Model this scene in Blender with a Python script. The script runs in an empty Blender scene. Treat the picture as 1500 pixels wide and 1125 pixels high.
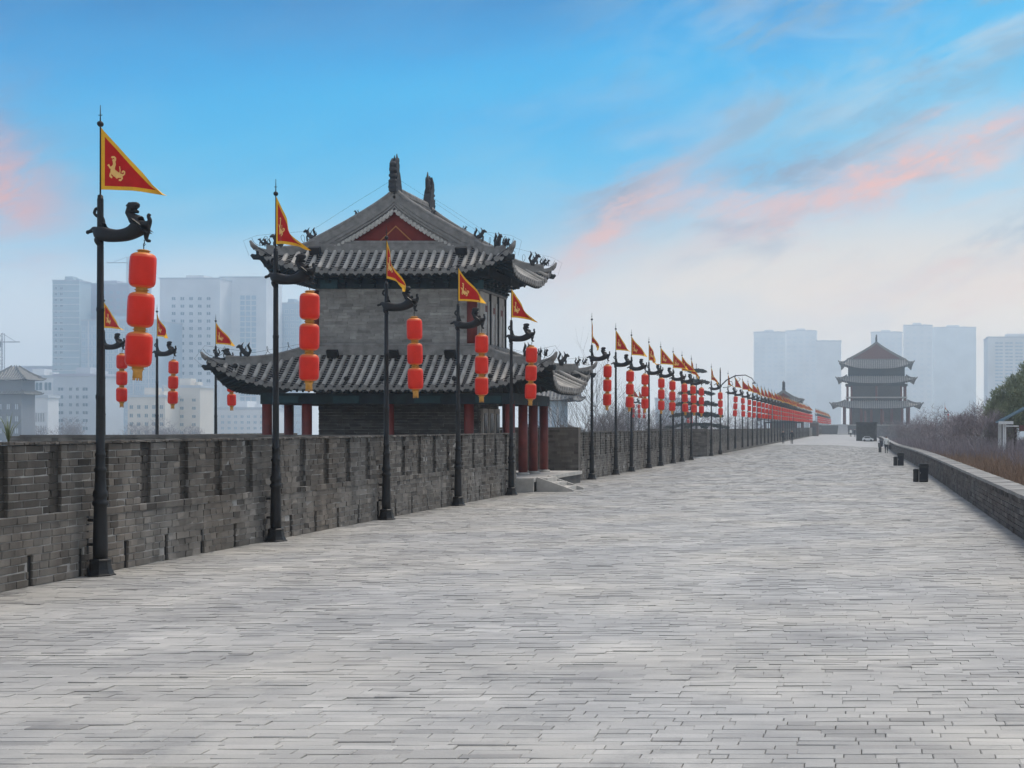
import bpy, math, random
import numpy as np
from mathutils import Vector, Matrix
random.seed(7)
rng = np.random.default_rng(7)
S = bpy.context.scene
C = S.collection
R = math.radians
PI = math.pi

# ------------------------------------------------------------------ camera, sky, sun, exposure
cam = bpy.data.cameras.new('camera'); camo = bpy.data.objects.new('camera', cam); C.objects.link(camo)
camo.location = (0, 0, 2.2); camo.rotation_euler = (R(90), 0, 0)
cam.sensor_width = 36; cam.lens = 48; cam.sensor_fit = 'HORIZONTAL'
cam.shift_x = -512/1500; cam.shift_y = 62.5/1500
cam.clip_start = 0.1; cam.clip_end = 9000
S.camera = camo
S.view_settings.view_transform = 'Standard'; S.view_settings.look = 'None'
S.view_settings.gamma = 1; S.view_settings.use_curve_mapping = False
S.view_settings.exposure = 0.75
S.cycles.use_denoising = True
S.cycles.max_bounces = 6; S.cycles.diffuse_bounces = 3; S.cycles.glossy_bounces = 2
S.cycles.volume_bounces = 6; S.cycles.transparent_max_bounces = 8
S.cycles.use_adaptive_sampling = True; S.cycles.adaptive_threshold = 0.02

SUN_EL, SUN_AZ = 60, 30        # azimuth clockwise from +Y (ahead and to the right, behind thin cloud)
sl = bpy.data.lights.new('sun', 'SUN'); slo = bpy.data.objects.new('sun', sl); C.objects.link(slo)
sl.energy = 1.6; sl.angle = R(20); sl.color = (1.0, 0.92, 0.82)
slo.rotation_euler = (R(90-SUN_EL), 0, R(-SUN_AZ+180))

W = bpy.data.worlds.new('World'); S.world = W; W.use_nodes = True
nt = W.node_tree; nt.nodes.clear()
def N(t, **k):
    n = nt.nodes.new(t)
    for a, b in k.items(): setattr(n, a, b)
    return n
def L(a, b): nt.links.new(a, b)
def M(op, a, b=None, c=None, clamp=False):
    n = N('ShaderNodeMath', operation=op, use_clamp=clamp)
    for i, x in enumerate((a, b, c)):
        if x is None: continue
        if isinstance(x, (int, float)): n.inputs[i].default_value = x
        else: L(x, n.inputs[i])
    return n.outputs[0]
def SM(x, a, b):
    n = N('ShaderNodeMapRange', interpolation_type='SMOOTHSTEP')
    L(x, n.inputs[0]); n.inputs[1].default_value = a; n.inputs[2].default_value = b
    return n.outputs[0]
def MIX(f, a, b):
    n = N('ShaderNodeMix', data_type='RGBA')
    if isinstance(f, (int, float)): n.inputs[0].default_value = f
    else: L(f, n.inputs[0])
    for i, x in ((6, a), (7, b)):
        if isinstance(x, tuple): n.inputs[i].default_value = (*x, 1)
        else: L(x, n.inputs[i])
    return n.outputs[2]
def srgb(r, g, b):
    f = lambda c: (c/255/12.92 if c/255 <= .04045 else ((c/255+.055)/1.055)**2.4)
    return (f(r), f(g), f(b))
EX = 2**(-S.view_settings.exposure)
def sk(r, g, b): return tuple(c*EX for c in srgb(r, g, b))
tc = N('ShaderNodeTexCoord'); sep = N('ShaderNodeSeparateXYZ'); L(tc.outputs['Generated'], sep.inputs[0])
az = M('ARCTAN2', sep.outputs[0], sep.outputs[1]); el = M('ARCSINE', sep.outputs[2])
# low noise warps everything a little so nothing is a clean gradient
def noise(sx, sy, scale, detail=4, rough=.55, off=0.0, dist=0.0, rot=0.0):
    ca, sa = math.cos(rot), math.sin(rot)
    a2 = M('ADD', M('MULTIPLY', az, ca), M('MULTIPLY', el, sa))
    e2 = M('SUBTRACT', M('MULTIPLY', el, ca), M('MULTIPLY', az, sa))
    cx = N('ShaderNodeCombineXYZ'); L(M('MULTIPLY', a2, sx), cx.inputs[0]); L(M('MULTIPLY', e2, sy), cx.inputs[1]); cx.inputs[2].default_value = off
    n = N('ShaderNodeTexNoise'); n.inputs['Scale'].default_value = scale; n.inputs['Detail'].default_value = detail
    n.inputs['Roughness'].default_value = rough; n.inputs['Distortion'].default_value = dist
    L(cx.outputs[0], n.inputs['Vector']); return n.outputs[0]
n1 = noise(2.2, 6, 1.6, 4, .55, 3.1, .3, .15)
p = M('ADD', el, M('MULTIPLY', M('SUBTRACT', n1, .5), .13))
p = M('SUBTRACT', p, M('MULTIPLY', SM(az, -.28, .15), .085))
p = M('ADD', p, M('MULTIPLY', M('MULTIPLY', SM(az, -.34, -.56), SM(el, .14, .24)), .04))
p = M('SUBTRACT', p, M('MULTIPLY', SM(el, .20, .08), .028))
ramp = N('ShaderNodeValToRGB'); L(M('MULTIPLY', p, 2.5), ramp.inputs[0])
cr = ramp.color_ramp; cr.interpolation = 'B_SPLINE'
stops = [(0.0, (238, 238, 236)), (.10, (230, 235, 236)), (.20, (210, 228, 238)), (.30, (140, 214, 246)), (.40, (60, 198, 248)), (.52, (0, 184, 246)), (.64, (0, 164, 234)), (.80, (0, 124, 192)), (1.0, (0, 96, 168))]
while len(cr.elements) < len(stops): cr.elements.new(.5)
for e, (pos, c) in zip(cr.elements, stops): e.position = pos; e.color = (*sk(*c), 1)
base = ramp.outputs[0]
sky = N('ShaderNodeTexSky'); sky.sky_type = 'NISHITA'; sky.sun_disc = False
sky.sun_elevation = R(SUN_EL); sky.sun_rotation = R(SUN_AZ); sky.dust_density = 2.5
nis = MIX(1.0, sky.outputs[0], (.12, .12, .12)); nt.nodes[-1].blend_type = 'MULTIPLY'
base = MIX(M('MULTIPLY', SM(el, .36, .9), .6), base, nis)
# warm glow low over the horizon to the right
warm = M('MULTIPLY', M('MULTIPLY', SM(el, .005, .06), SM(el, .18, .09)), SM(az, -.36, -.08))
base = MIX(M('MULTIPLY', warm, .95), base, sk(255, 236, 214))
# high veil of thin cloud, denser to the right
v1 = noise(3.0, 9, 2.4, 6, .6, 7.7, .5, .32)
veil = M('MULTIPLY', SM(v1, .42, .72), M('ADD', .06, M('MULTIPLY', SM(az, -.35, .1), .6)))
veil = M('MULTIPLY', veil, SM(el, .03, .12))
base = MIX(veil, base, sk(196, 212, 222))
# grey-blue cloud bellies
v2 = noise(3.6, 12, 2.3, 6, .58, 1.3, .6, .38)
dark = M('MULTIPLY', SM(v2, .50, .70), M('MULTIPLY', SM(az, -.27, -.08), SM(el, .09, .15)))
base = MIX(M('MULTIPLY', dark, .7), base, sk(140, 172, 196))
v3 = noise(3.0, 11, 2.9, 6, .6, 5.2, .6, .30)
pk = M('MULTIPLY', M('MULTIPLY', SM(v3, .52, .74), SM(el, .25, .16)), M('MULTIPLY', SM(az, -.3, -.02), SM(el, .05, .10)))
base = MIX(M('MULTIPLY', pk, .8), base, sk(240, 208, 200))
# the long pink streak: a tapering cloud bank rising to the right
def streak(c0a, c0e, slope, wa, we, nz, lo=-.5, hi=.5):
    da = M('SUBTRACT', az, c0a); de = M('SUBTRACT', M('SUBTRACT', el, c0e), M('MULTIPLY', da, slope))
    de = M('ADD', de, M('MULTIPLY', M('SUBTRACT', nz, .5), .075))
    g = M('EXPONENT', M('MULTIPLY', M('ADD', M('POWER', M('DIVIDE', da, wa), 2), M('POWER', M('DIVIDE', de, we), 2)), -1))
    return g
nz = noise(5, 13, 3, 7, .66, 9.4, .4, .3); nz2 = noise(7, 22, 3, 7, .7, 4.1, .5, .35)
s1 = streak(.035, .188, .34, .12, .018, nz)
s1b = streak(-.095, .166, .02, .06, .0135, nz)
s2 = streak(-.175, .150, .75, .050, .020, nz)
g1 = streak(-.176, .166, .35, .035, .009, nz)
g2 = streak(-.05, .190, .22, .055, .010, nz)
g3 = streak(.03, .235, .25, .09, .012, nz)
s3 = streak(-.575, .150, -.35, .045, .026, nz)
s4 = streak(-.60, .19, -.3, .07, .045, nz)
s5 = streak(.08, .105, .1, .10, .018, nz)
for g_, k_, c_ in ((s4, .6, (150, 150, 182)), (s3, .95, (248, 178, 164)), (s5, .5, (250, 214, 196)), (s2, .9, (248, 194, 180)), (s1b, .8, (246, 200, 192)), (s1, .95, (252, 192, 178)), (g1, .75, (140, 160, 184)), (g2, .8, (140, 158, 184)), (g3, .6, (130, 166, 196))):
    base = MIX(M('MULTIPLY', M('MULTIPLY', g_, k_*1.15), M('MULTIPLY_ADD', SM(nz2, .34, .62), .65, .38), clamp=True), base, sk(*c_))
hi = M('MULTIPLY', SM(el, .34, .75), SM(noise(1.1, 2.2, 1.7, 5, .6, 2.2, .4), .36, .62))
base = MIX(M('MULTIPLY', hi, .85), base, sk(236, 238, 240))
behind = M('MULTIPLY', SM(M('ABSOLUTE', az), 1.0, 2.2), SM(el, .9, .2))
base = MIX(M('MULTIPLY', behind, .6), base, sk(236, 236, 234))
glow = M('MULTIPLY_ADD', SM(el, .15, .01), .50, 1.0)
gv = N('ShaderNodeVectorMath', operation='SCALE'); L(base, gv.inputs[0]); L(glow, gv.inputs['Scale']); base = gv.outputs[0]
bg = N('ShaderNodeBackground'); L(base, bg.inputs[0]); bg.inputs[1].default_value = 1.0
wo = N('ShaderNodeOutputWorld'); L(bg.outputs[0], wo.inputs[0])

# ------------------------------------------------------------------ materials
def mat(name, col, rough=.7, var=.25, nscale=3.0, spec=.3, metal=0.0, tone=0.0, tint=None, bump=0.0, bscale=40, stain=None, coords='pos', streak_=False, alpha=None):
    m = bpy.data.materials.new(name); m.use_nodes = True
    t = m.node_tree; b = t.nodes['Principled BSDF']
    b.inputs['Roughness'].default_value = rough; b.inputs['Metallic'].default_value = metal
    b.inputs['Specular IOR Level'].default_value = spec
    def n(ty, **k):
        x = t.nodes.new(ty)
        for a, c in k.items(): setattr(x, a, c)
        return x
    if coords == 'pos': g = n('ShaderNodeNewGeometry').outputs['Position']
    else: g = n('ShaderNodeTexCoord').outputs['Object']
    vec = g
    if streak_:
        mp = n('ShaderNodeMapping'); mp.inputs['Scale'].default_value = (1, 1, .18); t.links.new(g, mp.inputs[0]); vec = mp.outputs[0]
    nz = n('ShaderNodeTexNoise'); nz.inputs['Scale'].default_value = nscale; nz.inputs['Detail'].default_value = 6; nz.inputs['Roughness'].default_value = .6
    t.links.new(vec, nz.inputs['Vector'])
    f = n('ShaderNodeMapRange'); f.inputs[1].default_value = .25; f.inputs[2].default_value = .75
    f.inputs[3].default_value = 1-var; f.inputs[4].default_value = 1+var; t.links.new(nz.outputs[0], f.inputs[0])
    val = f.outputs[0]
    colout = None
    if tone:
        a1 = n('ShaderNodeAttribute', attribute_name='tone'); a2 = n('ShaderNodeAttribute', attribute_name='obj_tone', attribute_type='OBJECT')
        ad = n('ShaderNodeMath', operation='ADD'); t.links.new(a1.outputs['Fac'], ad.inputs[0]); t.links.new(a2.outputs['Fac'], ad.inputs[1])
        mu = n('ShaderNodeMath', operation='MULTIPLY_ADD'); t.links.new(ad.outputs[0], mu.inputs[0]); mu.inputs[1].default_value = tone; mu.inputs[2].default_value = 1
        mm = n('ShaderNodeMath', operation='MULTIPLY'); t.links.new(mu.outputs[0], mm.inputs[0]); t.links.new(val, mm.inputs[1]); 
        mx = n('ShaderNodeMath', operation='MAXIMUM'); t.links.new(mm.outputs[0], mx.inputs[0]); mx.inputs[1].default_value = .08; val = mx.outputs[0]
    cn = n('ShaderNodeRGB'); cn.outputs[0].default_value = (*col, 1); cc = cn.outputs[0]
    if tint:
        n2 = n('ShaderNodeTexNoise'); n2.inputs['Scale'].default_value = tint[1]; n2.inputs['Detail'].default_value = 4; t.links.new(vec, n2.inputs['Vector'])
        r2 = n('ShaderNodeMapRange'); r2.inputs[1].default_value = .4; r2.inputs[2].default_value = .65; t.links.new(n2.outputs[0], r2.inputs[0])
        mi = n('ShaderNodeMix', data_type='RGBA'); t.links.new(r2.outputs[0], mi.inputs[0]); t.links.new(cc, mi.inputs[6]); mi.inputs[7].default_value = (*tint[0], 1); cc = mi.outputs[2]
    if stain:   # (colour, scale, threshold)
        n3 = n('ShaderNodeTexNoise'); n3.inputs['Scale'].default_value = stain[1]; n3.inputs['Detail'].default_value = 8; n3.inputs['Roughness'].default_value = .7; t.links.new(g, n3.inputs['Vector'])
        r3 = n('ShaderNodeMapRange'); r3.inputs[1].default_value = stain[2]; r3.inputs[2].default_value = stain[2]+.2; t.links.new(n3.outputs[0], r3.inputs[0])
        mi = n('ShaderNodeMix', data_type='RGBA'); t.links.new(r3.outputs[0], mi.inputs[0]); t.links.new(cc, mi.inputs[6]); mi.inputs[7].default_value = (*stain[0], 1); cc = mi.outputs[2]
    vs = n('ShaderNodeVectorMath', operation='SCALE'); t.links.new(cc, vs.inputs[0]); t.links.new(val, vs.inputs['Scale'])
    t.links.new(vs.outputs[0], b.inputs['Base Color'])
    if bump:
        nb = n('ShaderNodeTexNoise'); nb.inputs['Scale'].default_value = bscale; nb.inputs['Detail'].default_value = 6; t.links.new(g, nb.inputs['Vector'])
        bu = n('ShaderNodeBump'); bu.inputs['Strength'].default_value = bump; bu.inputs['Distance'].default_value = .01
        t.links.new(nb.outputs[0], bu.inputs['Height']); t.links.new(bu.outputs[0], b.inputs['Normal'])
    return m
MT = {}
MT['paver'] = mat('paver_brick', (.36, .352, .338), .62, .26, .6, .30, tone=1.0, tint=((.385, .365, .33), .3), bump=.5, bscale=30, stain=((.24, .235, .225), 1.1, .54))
MT['paver_far'] = mat('paver_far', (.30, .295, .285), .65, .22, .35, .3, tint=((.37, .36, .345), .15), stain=((.24, .24, .24), 2.0, .62))
MT['joint'] = mat('joint_sand', (.235, .23, .22), .9, .6, 1.2, stain=((.05, .05, .05), .9, .55))
MT['brick'] = mat('wall_brick', (.135, .125, .113), .85, .45, 2.2, .2, tone=1.0, tint=((.124, .107, .09), .6), bump=.6, bscale=45, streak_=True, stain=((.16, .15, .14), 5.0, .68))
MT['brick_red'] = mat('low_wall_brick', (.115, .096, .084), .85, .4, 2.0, .2, tone=1.0, tint=((.125, .118, .11), .5), bump=.6, bscale=45)
MT['mortar'] = mat('lime_mortar', (.30, .29, .275), .95, .4, 5)
MT['coping'] = mat('coping_stone', (.26, .25, .235), .8, .3, 2, tone=1.0, bump=.4)
MT['black_gap'] = mat('black_parts_and_shade', (.012, .012, .012), .9, .2)  # black parts, and the shade painted into tile risers and drain slots
MT['iron'] = mat('black_painted_iron', (.011, .011, .012), .5, .35, 9, .3, bump=.25, bscale=60, stain=((.05, .042, .035), 6, .66))
MT['red_cloth'] = mat('red_lantern_cloth', (.70, .026, .010), .45, .16, 2.5, .22)
MT['amber_cloth'] = mat('amber_lantern_cloth', (.75, .26, .06), .5, .1, 6, .3)
MT['orange_cloth'] = mat('orange_lantern_cloth', (.74, .09, .025), .4, .1, 6, .4)
MT['gold'] = mat('gold_trim', (.62, .30, .06), .5, .2, 14, .4)
MT['flag_red'] = mat('flag_red', (.50, .016, .012), .75, .12, 8, .15, coords='obj')
MT['flag_gold'] = mat('flag_yellow', (.80, .42, .03), .75, .12, 8, .15, coords='obj')
MT['emblem'] = mat('emblem_gold', (.85, .50, .16), .7, .1, 10, .15)
MT['tile'] = mat('grey_roof_tile', (.40, .375, .34), .75, .35, 3.0, .3, tone=1.0, bump=.4, bscale=25, stain=((.14, .135, .13), 3, .6))
MT['tile_pale'] = mat('pale_edge_tile', (.46, .44, .41), .8, .3, 6, bump=.4)
MT['pan'] = mat('dark_pan_tile', (.22, .21, .20), .8, .4, 8, .3)
MT['ridge'] = mat('ridge_tile', (.21, .20, .188), .75, .35, 4, .3, bump=.5, bscale=25)
MT['beast'] = mat('glazed_dark_clay', (.04, .04, .042), .7, .3, 12)
MT['soffit'] = mat('dark_timber', (.022, .025, .026), .85, .4, 4)  # near-black timber for soffits, porch ceiling and roof core
MT['beam'] = mat('dark_blue_beam', (.016, .024, .034), .75, .5, 3, tint=((.016, .032, .034), 2.5))
MT['teal'] = mat('teal_bracket', (.02, .055, .065), .7, .3, 4)
MT['column'] = mat('oxblood_column', (.135, .018, .013), .5, .3, 3, .4)
MT['gable_red'] = mat('gable_red', (.17, .022, .014), .75, .2, 3)
MT['ochre'] = mat('ochre_line', (.42, .17, .05), .7, .15)
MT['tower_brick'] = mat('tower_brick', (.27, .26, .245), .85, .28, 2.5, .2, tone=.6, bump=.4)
MT['panel'] = mat('grey_plaster_panel', (.42, .39, .36), .85, .2, 3)
MT['stone'] = mat('pale_stone', (.42, .40, .37), .8, .22, 2.5, bump=.4)
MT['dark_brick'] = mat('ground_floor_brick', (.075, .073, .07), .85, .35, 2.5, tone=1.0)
MT['pinkwood'] = mat('dull_pink_wood', (.17, .075, .065), .8, .2)
MT['bin'] = mat('bin_charcoal', (.02, .021, .024), .5, .2, 6, .4)
MT['steel'] = mat('brushed_steel', (.35, .35, .36), .4, .2, 10, .5)
MT['glassd'] = mat('dark_window', (.03, .035, .04), .2, .1, 4, .6)
MT['white'] = mat('white_paint', (.75, .75, .74), .5, .05, 4)
MT['twig'] = mat('bare_twig', (.12, .10, .09), .9, .35, 5)
MT['twig_mauve'] = mat('dry_twig_mauve', (.26, .22, .225), .9, .4, 1)
MT['rust_leaf'] = mat('dry_russet_stems', (.28, .185, .125), .9, .45, 1.5)
MT['leaf'] = mat('leaf_green', (.19, .22, .12), .7, .5, 1.5)
MT['leaf_dark'] = mat('needle_green', (.03, .045, .035), .8, .4, 1.5)
MT['earth'] = mat('bank_earth', (.08, .06, .05), .95, .4, 1)
MT['blueroof'] = mat('blue_sheet_roof', (.16, .24, .29), .5, .12, 3)
MT['far_conc'] = mat('rampart_outer_brick', (.10, .10, .098), .9, .3, .5)
MT['cityg'] = mat('city_ground', (.26, .27, .265), .95, .3, .02)
MT['kiosk'] = mat('kiosk_brown', (.10, .045, .035), .7, .2, 2)
def plain(name, col, rough=.7, spec=.3): 
    if name not in MT: MT[name] = mat(name, col, rough, .10, .12, spec)
    return MT[name]

# ------------------------------------------------------------------ helpers
def raw_mesh(name, v, f, mats, fm=None, smooth=False, tone=None):
    me = bpy.data.meshes.new(name)
    me.from_pydata([tuple(x) for x in v], [], [tuple(x) for x in f])
    for m in (mats if isinstance(mats, (list, tuple)) else [mats]): me.materials.append(MT[m] if isinstance(m, str) else m)
    if fm is not None: me.polygons.foreach_set('material_index', np.asarray(fm, dtype=np.int32))
    if smooth is not False:
        me.polygons.foreach_set('use_smooth', np.asarray(smooth if not isinstance(smooth, bool) else [True]*len(f), dtype=bool))
    if tone is not None:
        a = me.attributes.new('tone', 'FLOAT', 'FACE'); a.data.foreach_set('value', np.asarray(tone, dtype=np.float32))
    me.update(); return me
def quad_mesh(name, V, F, mats, tone=None):
    """V (n,3) array, F (m,4) array"""
    me = bpy.data.meshes.new(name); V = np.ascontiguousarray(V, dtype=np.float32); F = np.ascontiguousarray(F, dtype=np.int32)
    me.vertices.add(len(V)); me.vertices.foreach_set('co', V.ravel())
    me.loops.add(F.size); me.loops.foreach_set('vertex_index', F.ravel())
    me.polygons.add(len(F)); me.polygons.foreach_set('loop_start', np.arange(0, F.size, 4, dtype=np.int32))
    me.polygons.foreach_set('loop_total', np.full(len(F), 4, dtype=np.int32))
    for m in (mats if isinstance(mats, (list, tuple)) else [mats]): me.materials.append(MT[m] if isinstance(m, str) else m)
    if tone is not None:
        a = me.attributes.new('tone', 'FLOAT', 'FACE'); a.data.foreach_set('value', np.asarray(tone, dtype=np.float32))
    me.update(calc_edges=True); me.validate(); me.polygons.foreach_set('use_smooth', np.zeros(len(me.polygons), dtype=bool)); return me
def obj(name, me, parent=None, loc=None, rotz=None):
    o = bpy.data.objects.new(name, me); C.objects.link(o)
    if parent is not None: o.parent = parent
    if loc is not None: o.location = loc
    if rotz is not None: o.rotation_euler = (0, 0, rotz)
    return o
def tag(o, label, cat, group=None):
    o['label'] = label; o['category'] = cat
    if group: o['group'] = group
    return o
def thing(name, label, cat, loc=(0, 0, 0), rotz=0, group=None):
    o = obj(name, None); o.location = loc; o.rotation_euler = (0, 0, rotz); return tag(o, label, cat, group)
def structure(o): o['kind'] = 'structure'; return o
def stuff(o): o['kind'] = 'stuff'; return o
def copy_tree(o, parent=None, skip=()):
    c = o.copy(); C.objects.link(c); c.parent = parent
    for ch in o.children:
        if ch.name.split('.')[0] in skip: continue
        copy_tree(ch, c, skip)
    return c

class MB:
    def __init__(s): s.v = []; s.f = []; s.m = []; s.s = []
    def add(s, vs, fs, mi=0, sm=False):
        b = len(s.v); s.v += [tuple(x) for x in vs]; s.f += [tuple(i+b for i in f) for f in fs]
        s.m += [mi]*len(fs); s.s += [sm]*len(fs); return s
    def box(s, c, d, rz=0, mi=0, mtx=None):
        x, y, z = d[0]/2, d[1]/2, d[2]/2
        vs = [(-x,-y,-z),(x,-y,-z),(x,y,-z),(-x,y,-z),(-x,-y,z),(x,-y,z),(x,y,z),(-x,y,z)]
        if mtx is not None: vs = [tuple(mtx @ Vector(v)) for v in vs]
        if rz: ca, sa = math.cos(rz), math.sin(rz); vs = [(a*ca-b*sa, a*sa+b*ca, e) for a, b, e in vs]
        vs = [(a+c[0], b+c[1], e+c[2]) for a, b, e in vs]
        return s.add(vs, [(0,3,2,1),(4,5,6,7),(0,1,5,4),(1,2,6,5),(2,3,7,6),(3,0,4,7)], mi)
    def bb(s, x0, x1, y0, y1, z0, z1, mi=0): return s.box(((x0+x1)/2, (y0+y1)/2, (z0+z1)/2), (x1-x0, y1-y0, z1-z0), mi=mi)
    def tube(s, pts, r, n=6, mi=0, caps=True, sm=True, up=None, flat=1.0):
        P = [Vector(p) for p in pts]; k = len(P)
        if not isinstance(r, (list, tuple)): r = [r]*k
        vs = []; pu = None
        for i in range(k):
            t = (P[min(i+1, k-1)]-P[max(i-1, 0)])
            if t.length < 1e-9: t = Vector((0, 0, 1))
            t.normalize()
            if pu is None:
                a = Vector(up) if up else (Vector((0, 0, 1)) if abs(t.z) < .9 else Vector((0, 1, 0)))
            else: a = pu
            u = (a - t*a.dot(t)); 
            if u.length < 1e-6: u = t.orthogonal()
            u.normalize(); w = t.cross(u); pu = u
            for j in range(n):
                an = 2*PI*(j+.5)/n
                vs.append(P[i]+u*(math.cos(an)*r[i])+w*(math.sin(an)*r[i]*flat))
        fs = [(i*n+j, i*n+(j+1)%n, (i+1)*n+(j+1)%n, (i+1)*n+j) for i in range(k-1) for j in range(n)]
        s.add(vs, fs, mi, sm)
        if caps:
            b = len(s.v)-len(vs)
            s.f += [tuple(b+j for j in reversed(range(n))), tuple(b+(k-1)*n+j for j in range(n))]; s.m += [mi]*2; s.s += [False]*2
        return s
    def lathe(s, prof, n=10, c=(0, 0, 0), mi=0, sm=True, ph=.5, rib=0):
        vs = [(c[0]+(r*(1-(rib if j % 2 else 0)))*math.cos(2*PI*(j+ph)/n), c[1]+(r*(1-(rib if j % 2 else 0)))*math.sin(2*PI*(j+ph)/n), c[2]+z) for r, z in prof for j in range(n)]
        k = len(prof)
        fs = [(i*n+j, i*n+(j+1)%n, (i+1)*n+(j+1)%n, (i+1)*n+j) for i in range(k-1) for j in range(n)]
        fs += [tuple(reversed(range(n))), tuple((k-1)*n+j for j in range(n))]
        return s.add(vs, fs, mi, sm)
    def ell(s, c, r, n=8, mi=0):
        k = 5
        prof = [(math.sin(PI*(i+.25)/(k+.5)), -math.cos(PI*(i+.25)/(k+.5))) for i in range(k+1)]
        vs = [(c[0]+q*r[0]*math.cos(2*PI*j/n), c[1]+q*r[1]*math.sin(2*PI*j/n), c[2]+z*r[2]) for q, z in prof for j in range(n)]
        fs = [(i*n+j, i*n+(j+1)%n, (i+1)*n+(j+1)%n, (i+1)*n+j) for i in range(k) for j in range(n)]
        fs += [tuple(reversed(range(n))), tuple(k*n+j for j in range(n))]
        return s.add(vs, fs, mi, True)
    def prism(s, pts, off, mi=0):
        n = len(pts); o = Vector(off)
        vs = [Vector(p) for p in pts]+[Vector(p)+o for p in pts]
        fs = [tuple(range(n)), tuple(reversed(range(n, 2*n)))]+[(j, n+j, n+(j+1)%n, (j+1)%n) for j in range(n)]
        return s.add(vs, fs, mi)
    def mesh(s, name, mats): return raw_mesh(name, s.v, s.f, mats, s.m, s.s)
    def build(s, name, mats, parent=None, loc=None, rotz=None): return obj(name, s.mesh(name, mats), parent, loc, rotz)

def ss(x, a, b):
    t = np.clip((np.asarray(x, dtype=float)-a)/(b-a), 0, 1); return t*t*(3-2*t)
def gz(x, y): return -0.36*ss(x, -5, 3)*ss(y, 60, 145)

# brick solids: arrays of (u0,u1,z0,z1,recess,tone) laid in a wall plane
def brick_boxes(arr, O, t, n, depth=.09, zf=None, jit=.004):
    arr = np.asarray(arr, dtype=float); k = len(arr)
    u0, u1, z0, z1, rec, tone = arr.T
    j = rng.normal(0, jit, (k, 8, 3)); j = np.clip(j, -2*jit, 2*jit)
    fo = -rec + rng.normal(0, .004, k)
    U = np.stack([u0, u1, u1, u0, u0, u1, u1, u0], 1); Z = np.stack([z0, z0, z1, z1]*2, 1)
    D = np.stack([fo-depth]*4+[fo]*4, 1)
    U = U+j[:, :, 0]; Z = Z+j[:, :, 1]; D = D+j[:, :, 2]*1.2
    if zf is not None: Z = Z+zf(U)
    P = np.zeros((k, 8, 3)); P[:, :, 0] = O[0]+t[0]*U+n[0]*D; P[:, :, 1] = O[1]+t[1]*U+n[1]*D; P[:, :, 2] = Z
    fl = [(4,5,6,7), (0,4,7,3), (5,1,2,6), (7,6,2,3), (0,1,5,4)]
    if t[0]*n[1]-t[1]*n[0] > 0: fl = [tuple(reversed(q)) for q in fl]
    F = (np.array(fl)[None]+(np.arange(k)*8)[:, None, None]).reshape(-1, 4)
    return P.reshape(-1, 3), F, np.repeat(tone, 5)
UNIT = {}
def unit_brick(m):
    """three chipped unit bricks, front at y=0 facing -y, shared by all picked-out bricks of a material"""
    if m not in UNIT:
        UNIT[m] = []
        for q in range(4):
            c = .03
            b = [(-.5,1,-.5),(.5,1,-.5),(.5,1,.5),(-.5,1,.5)]
            s_ = [(x, .12, z) for x, y, z in b]; f = [(x*(1-.06), 0, z*(1-.16)) for x, y, z in b]
            vs = [(x+random.uniform(-.012, .012), y+random.uniform(-.05, .05), z+random.uniform(-.035, .035)) for x, y, z in b+s_+f]
            fs = [(8,9,10,11)]+[(4+i, 4+(i+1)%4, 8+(i+1)%4, 8+i) for i in range(4)]+[(i, (i+1)%4, 4+(i+1)%4, 4+i) for i in range(4)]+[(3,2,1,0)]
            UNIT[m].append(raw_mesh('brick', vs, fs, m))
    return UNIT[m]
def brick_objects(arr, O, t, n, m, parent, depth=.09, zf=None, name='brick'):
    us = unit_brick(m); rz = math.atan2(-n[0], n[1])+PI     # unit front faces -y
    for i, (u0, u1, z0, z1, rec, tone) in enumerate(arr):
        uc = (u0+u1)/2; fo = -rec+random.gauss(0, .004)
        z = (z0+z1)/2+(float(zf(uc)) if zf else 0)
        o = obj(name, us[i % 4], parent)
        o.location = (O[0]+t[0]*uc+n[0]*fo, O[1]+t[1]*uc+n[1]*fo, z)
        o.rotation_euler = (random.gauss(0, .01), random.gauss(0, .006), rz+random.gauss(0, .006))
        o.scale = (u1-u0, depth, z1-z0); o['obj_tone'] = float(tone)
def courses(u0, u1, zs, lens, joint=.011, rec=0.0, tonefn=None, skip=None):
    out = []
    for k in range(len(zs)-1):
        u = u0-random.random()*.3; ls = lens(k)
        dz = random.uniform(-.002, .002)
        while u < u1:
            l = random.choice(ls)*random.uniform(.94, 1.06); a, b = max(u, u0), min(u+l, u1)
            if b-a > .04:
                tn = random.gauss(0, .16)
                if random.random() < .07: tn += random.uniform(.15, .45)
                if random.random() < .06: tn -= .3
                r = rec
                if tonefn: tn, r = tonefn((a+b)/2, (zs[k]+zs[k+1])/2, tn, r)
                if not (skip and skip(a, b, zs[k], zs[k+1])): out.append((a+joint/2, b-joint/2, zs[k]+joint/2+dz, zs[k+1]-joint/2+dz, r, tn))
            u += l
    return out

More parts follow.
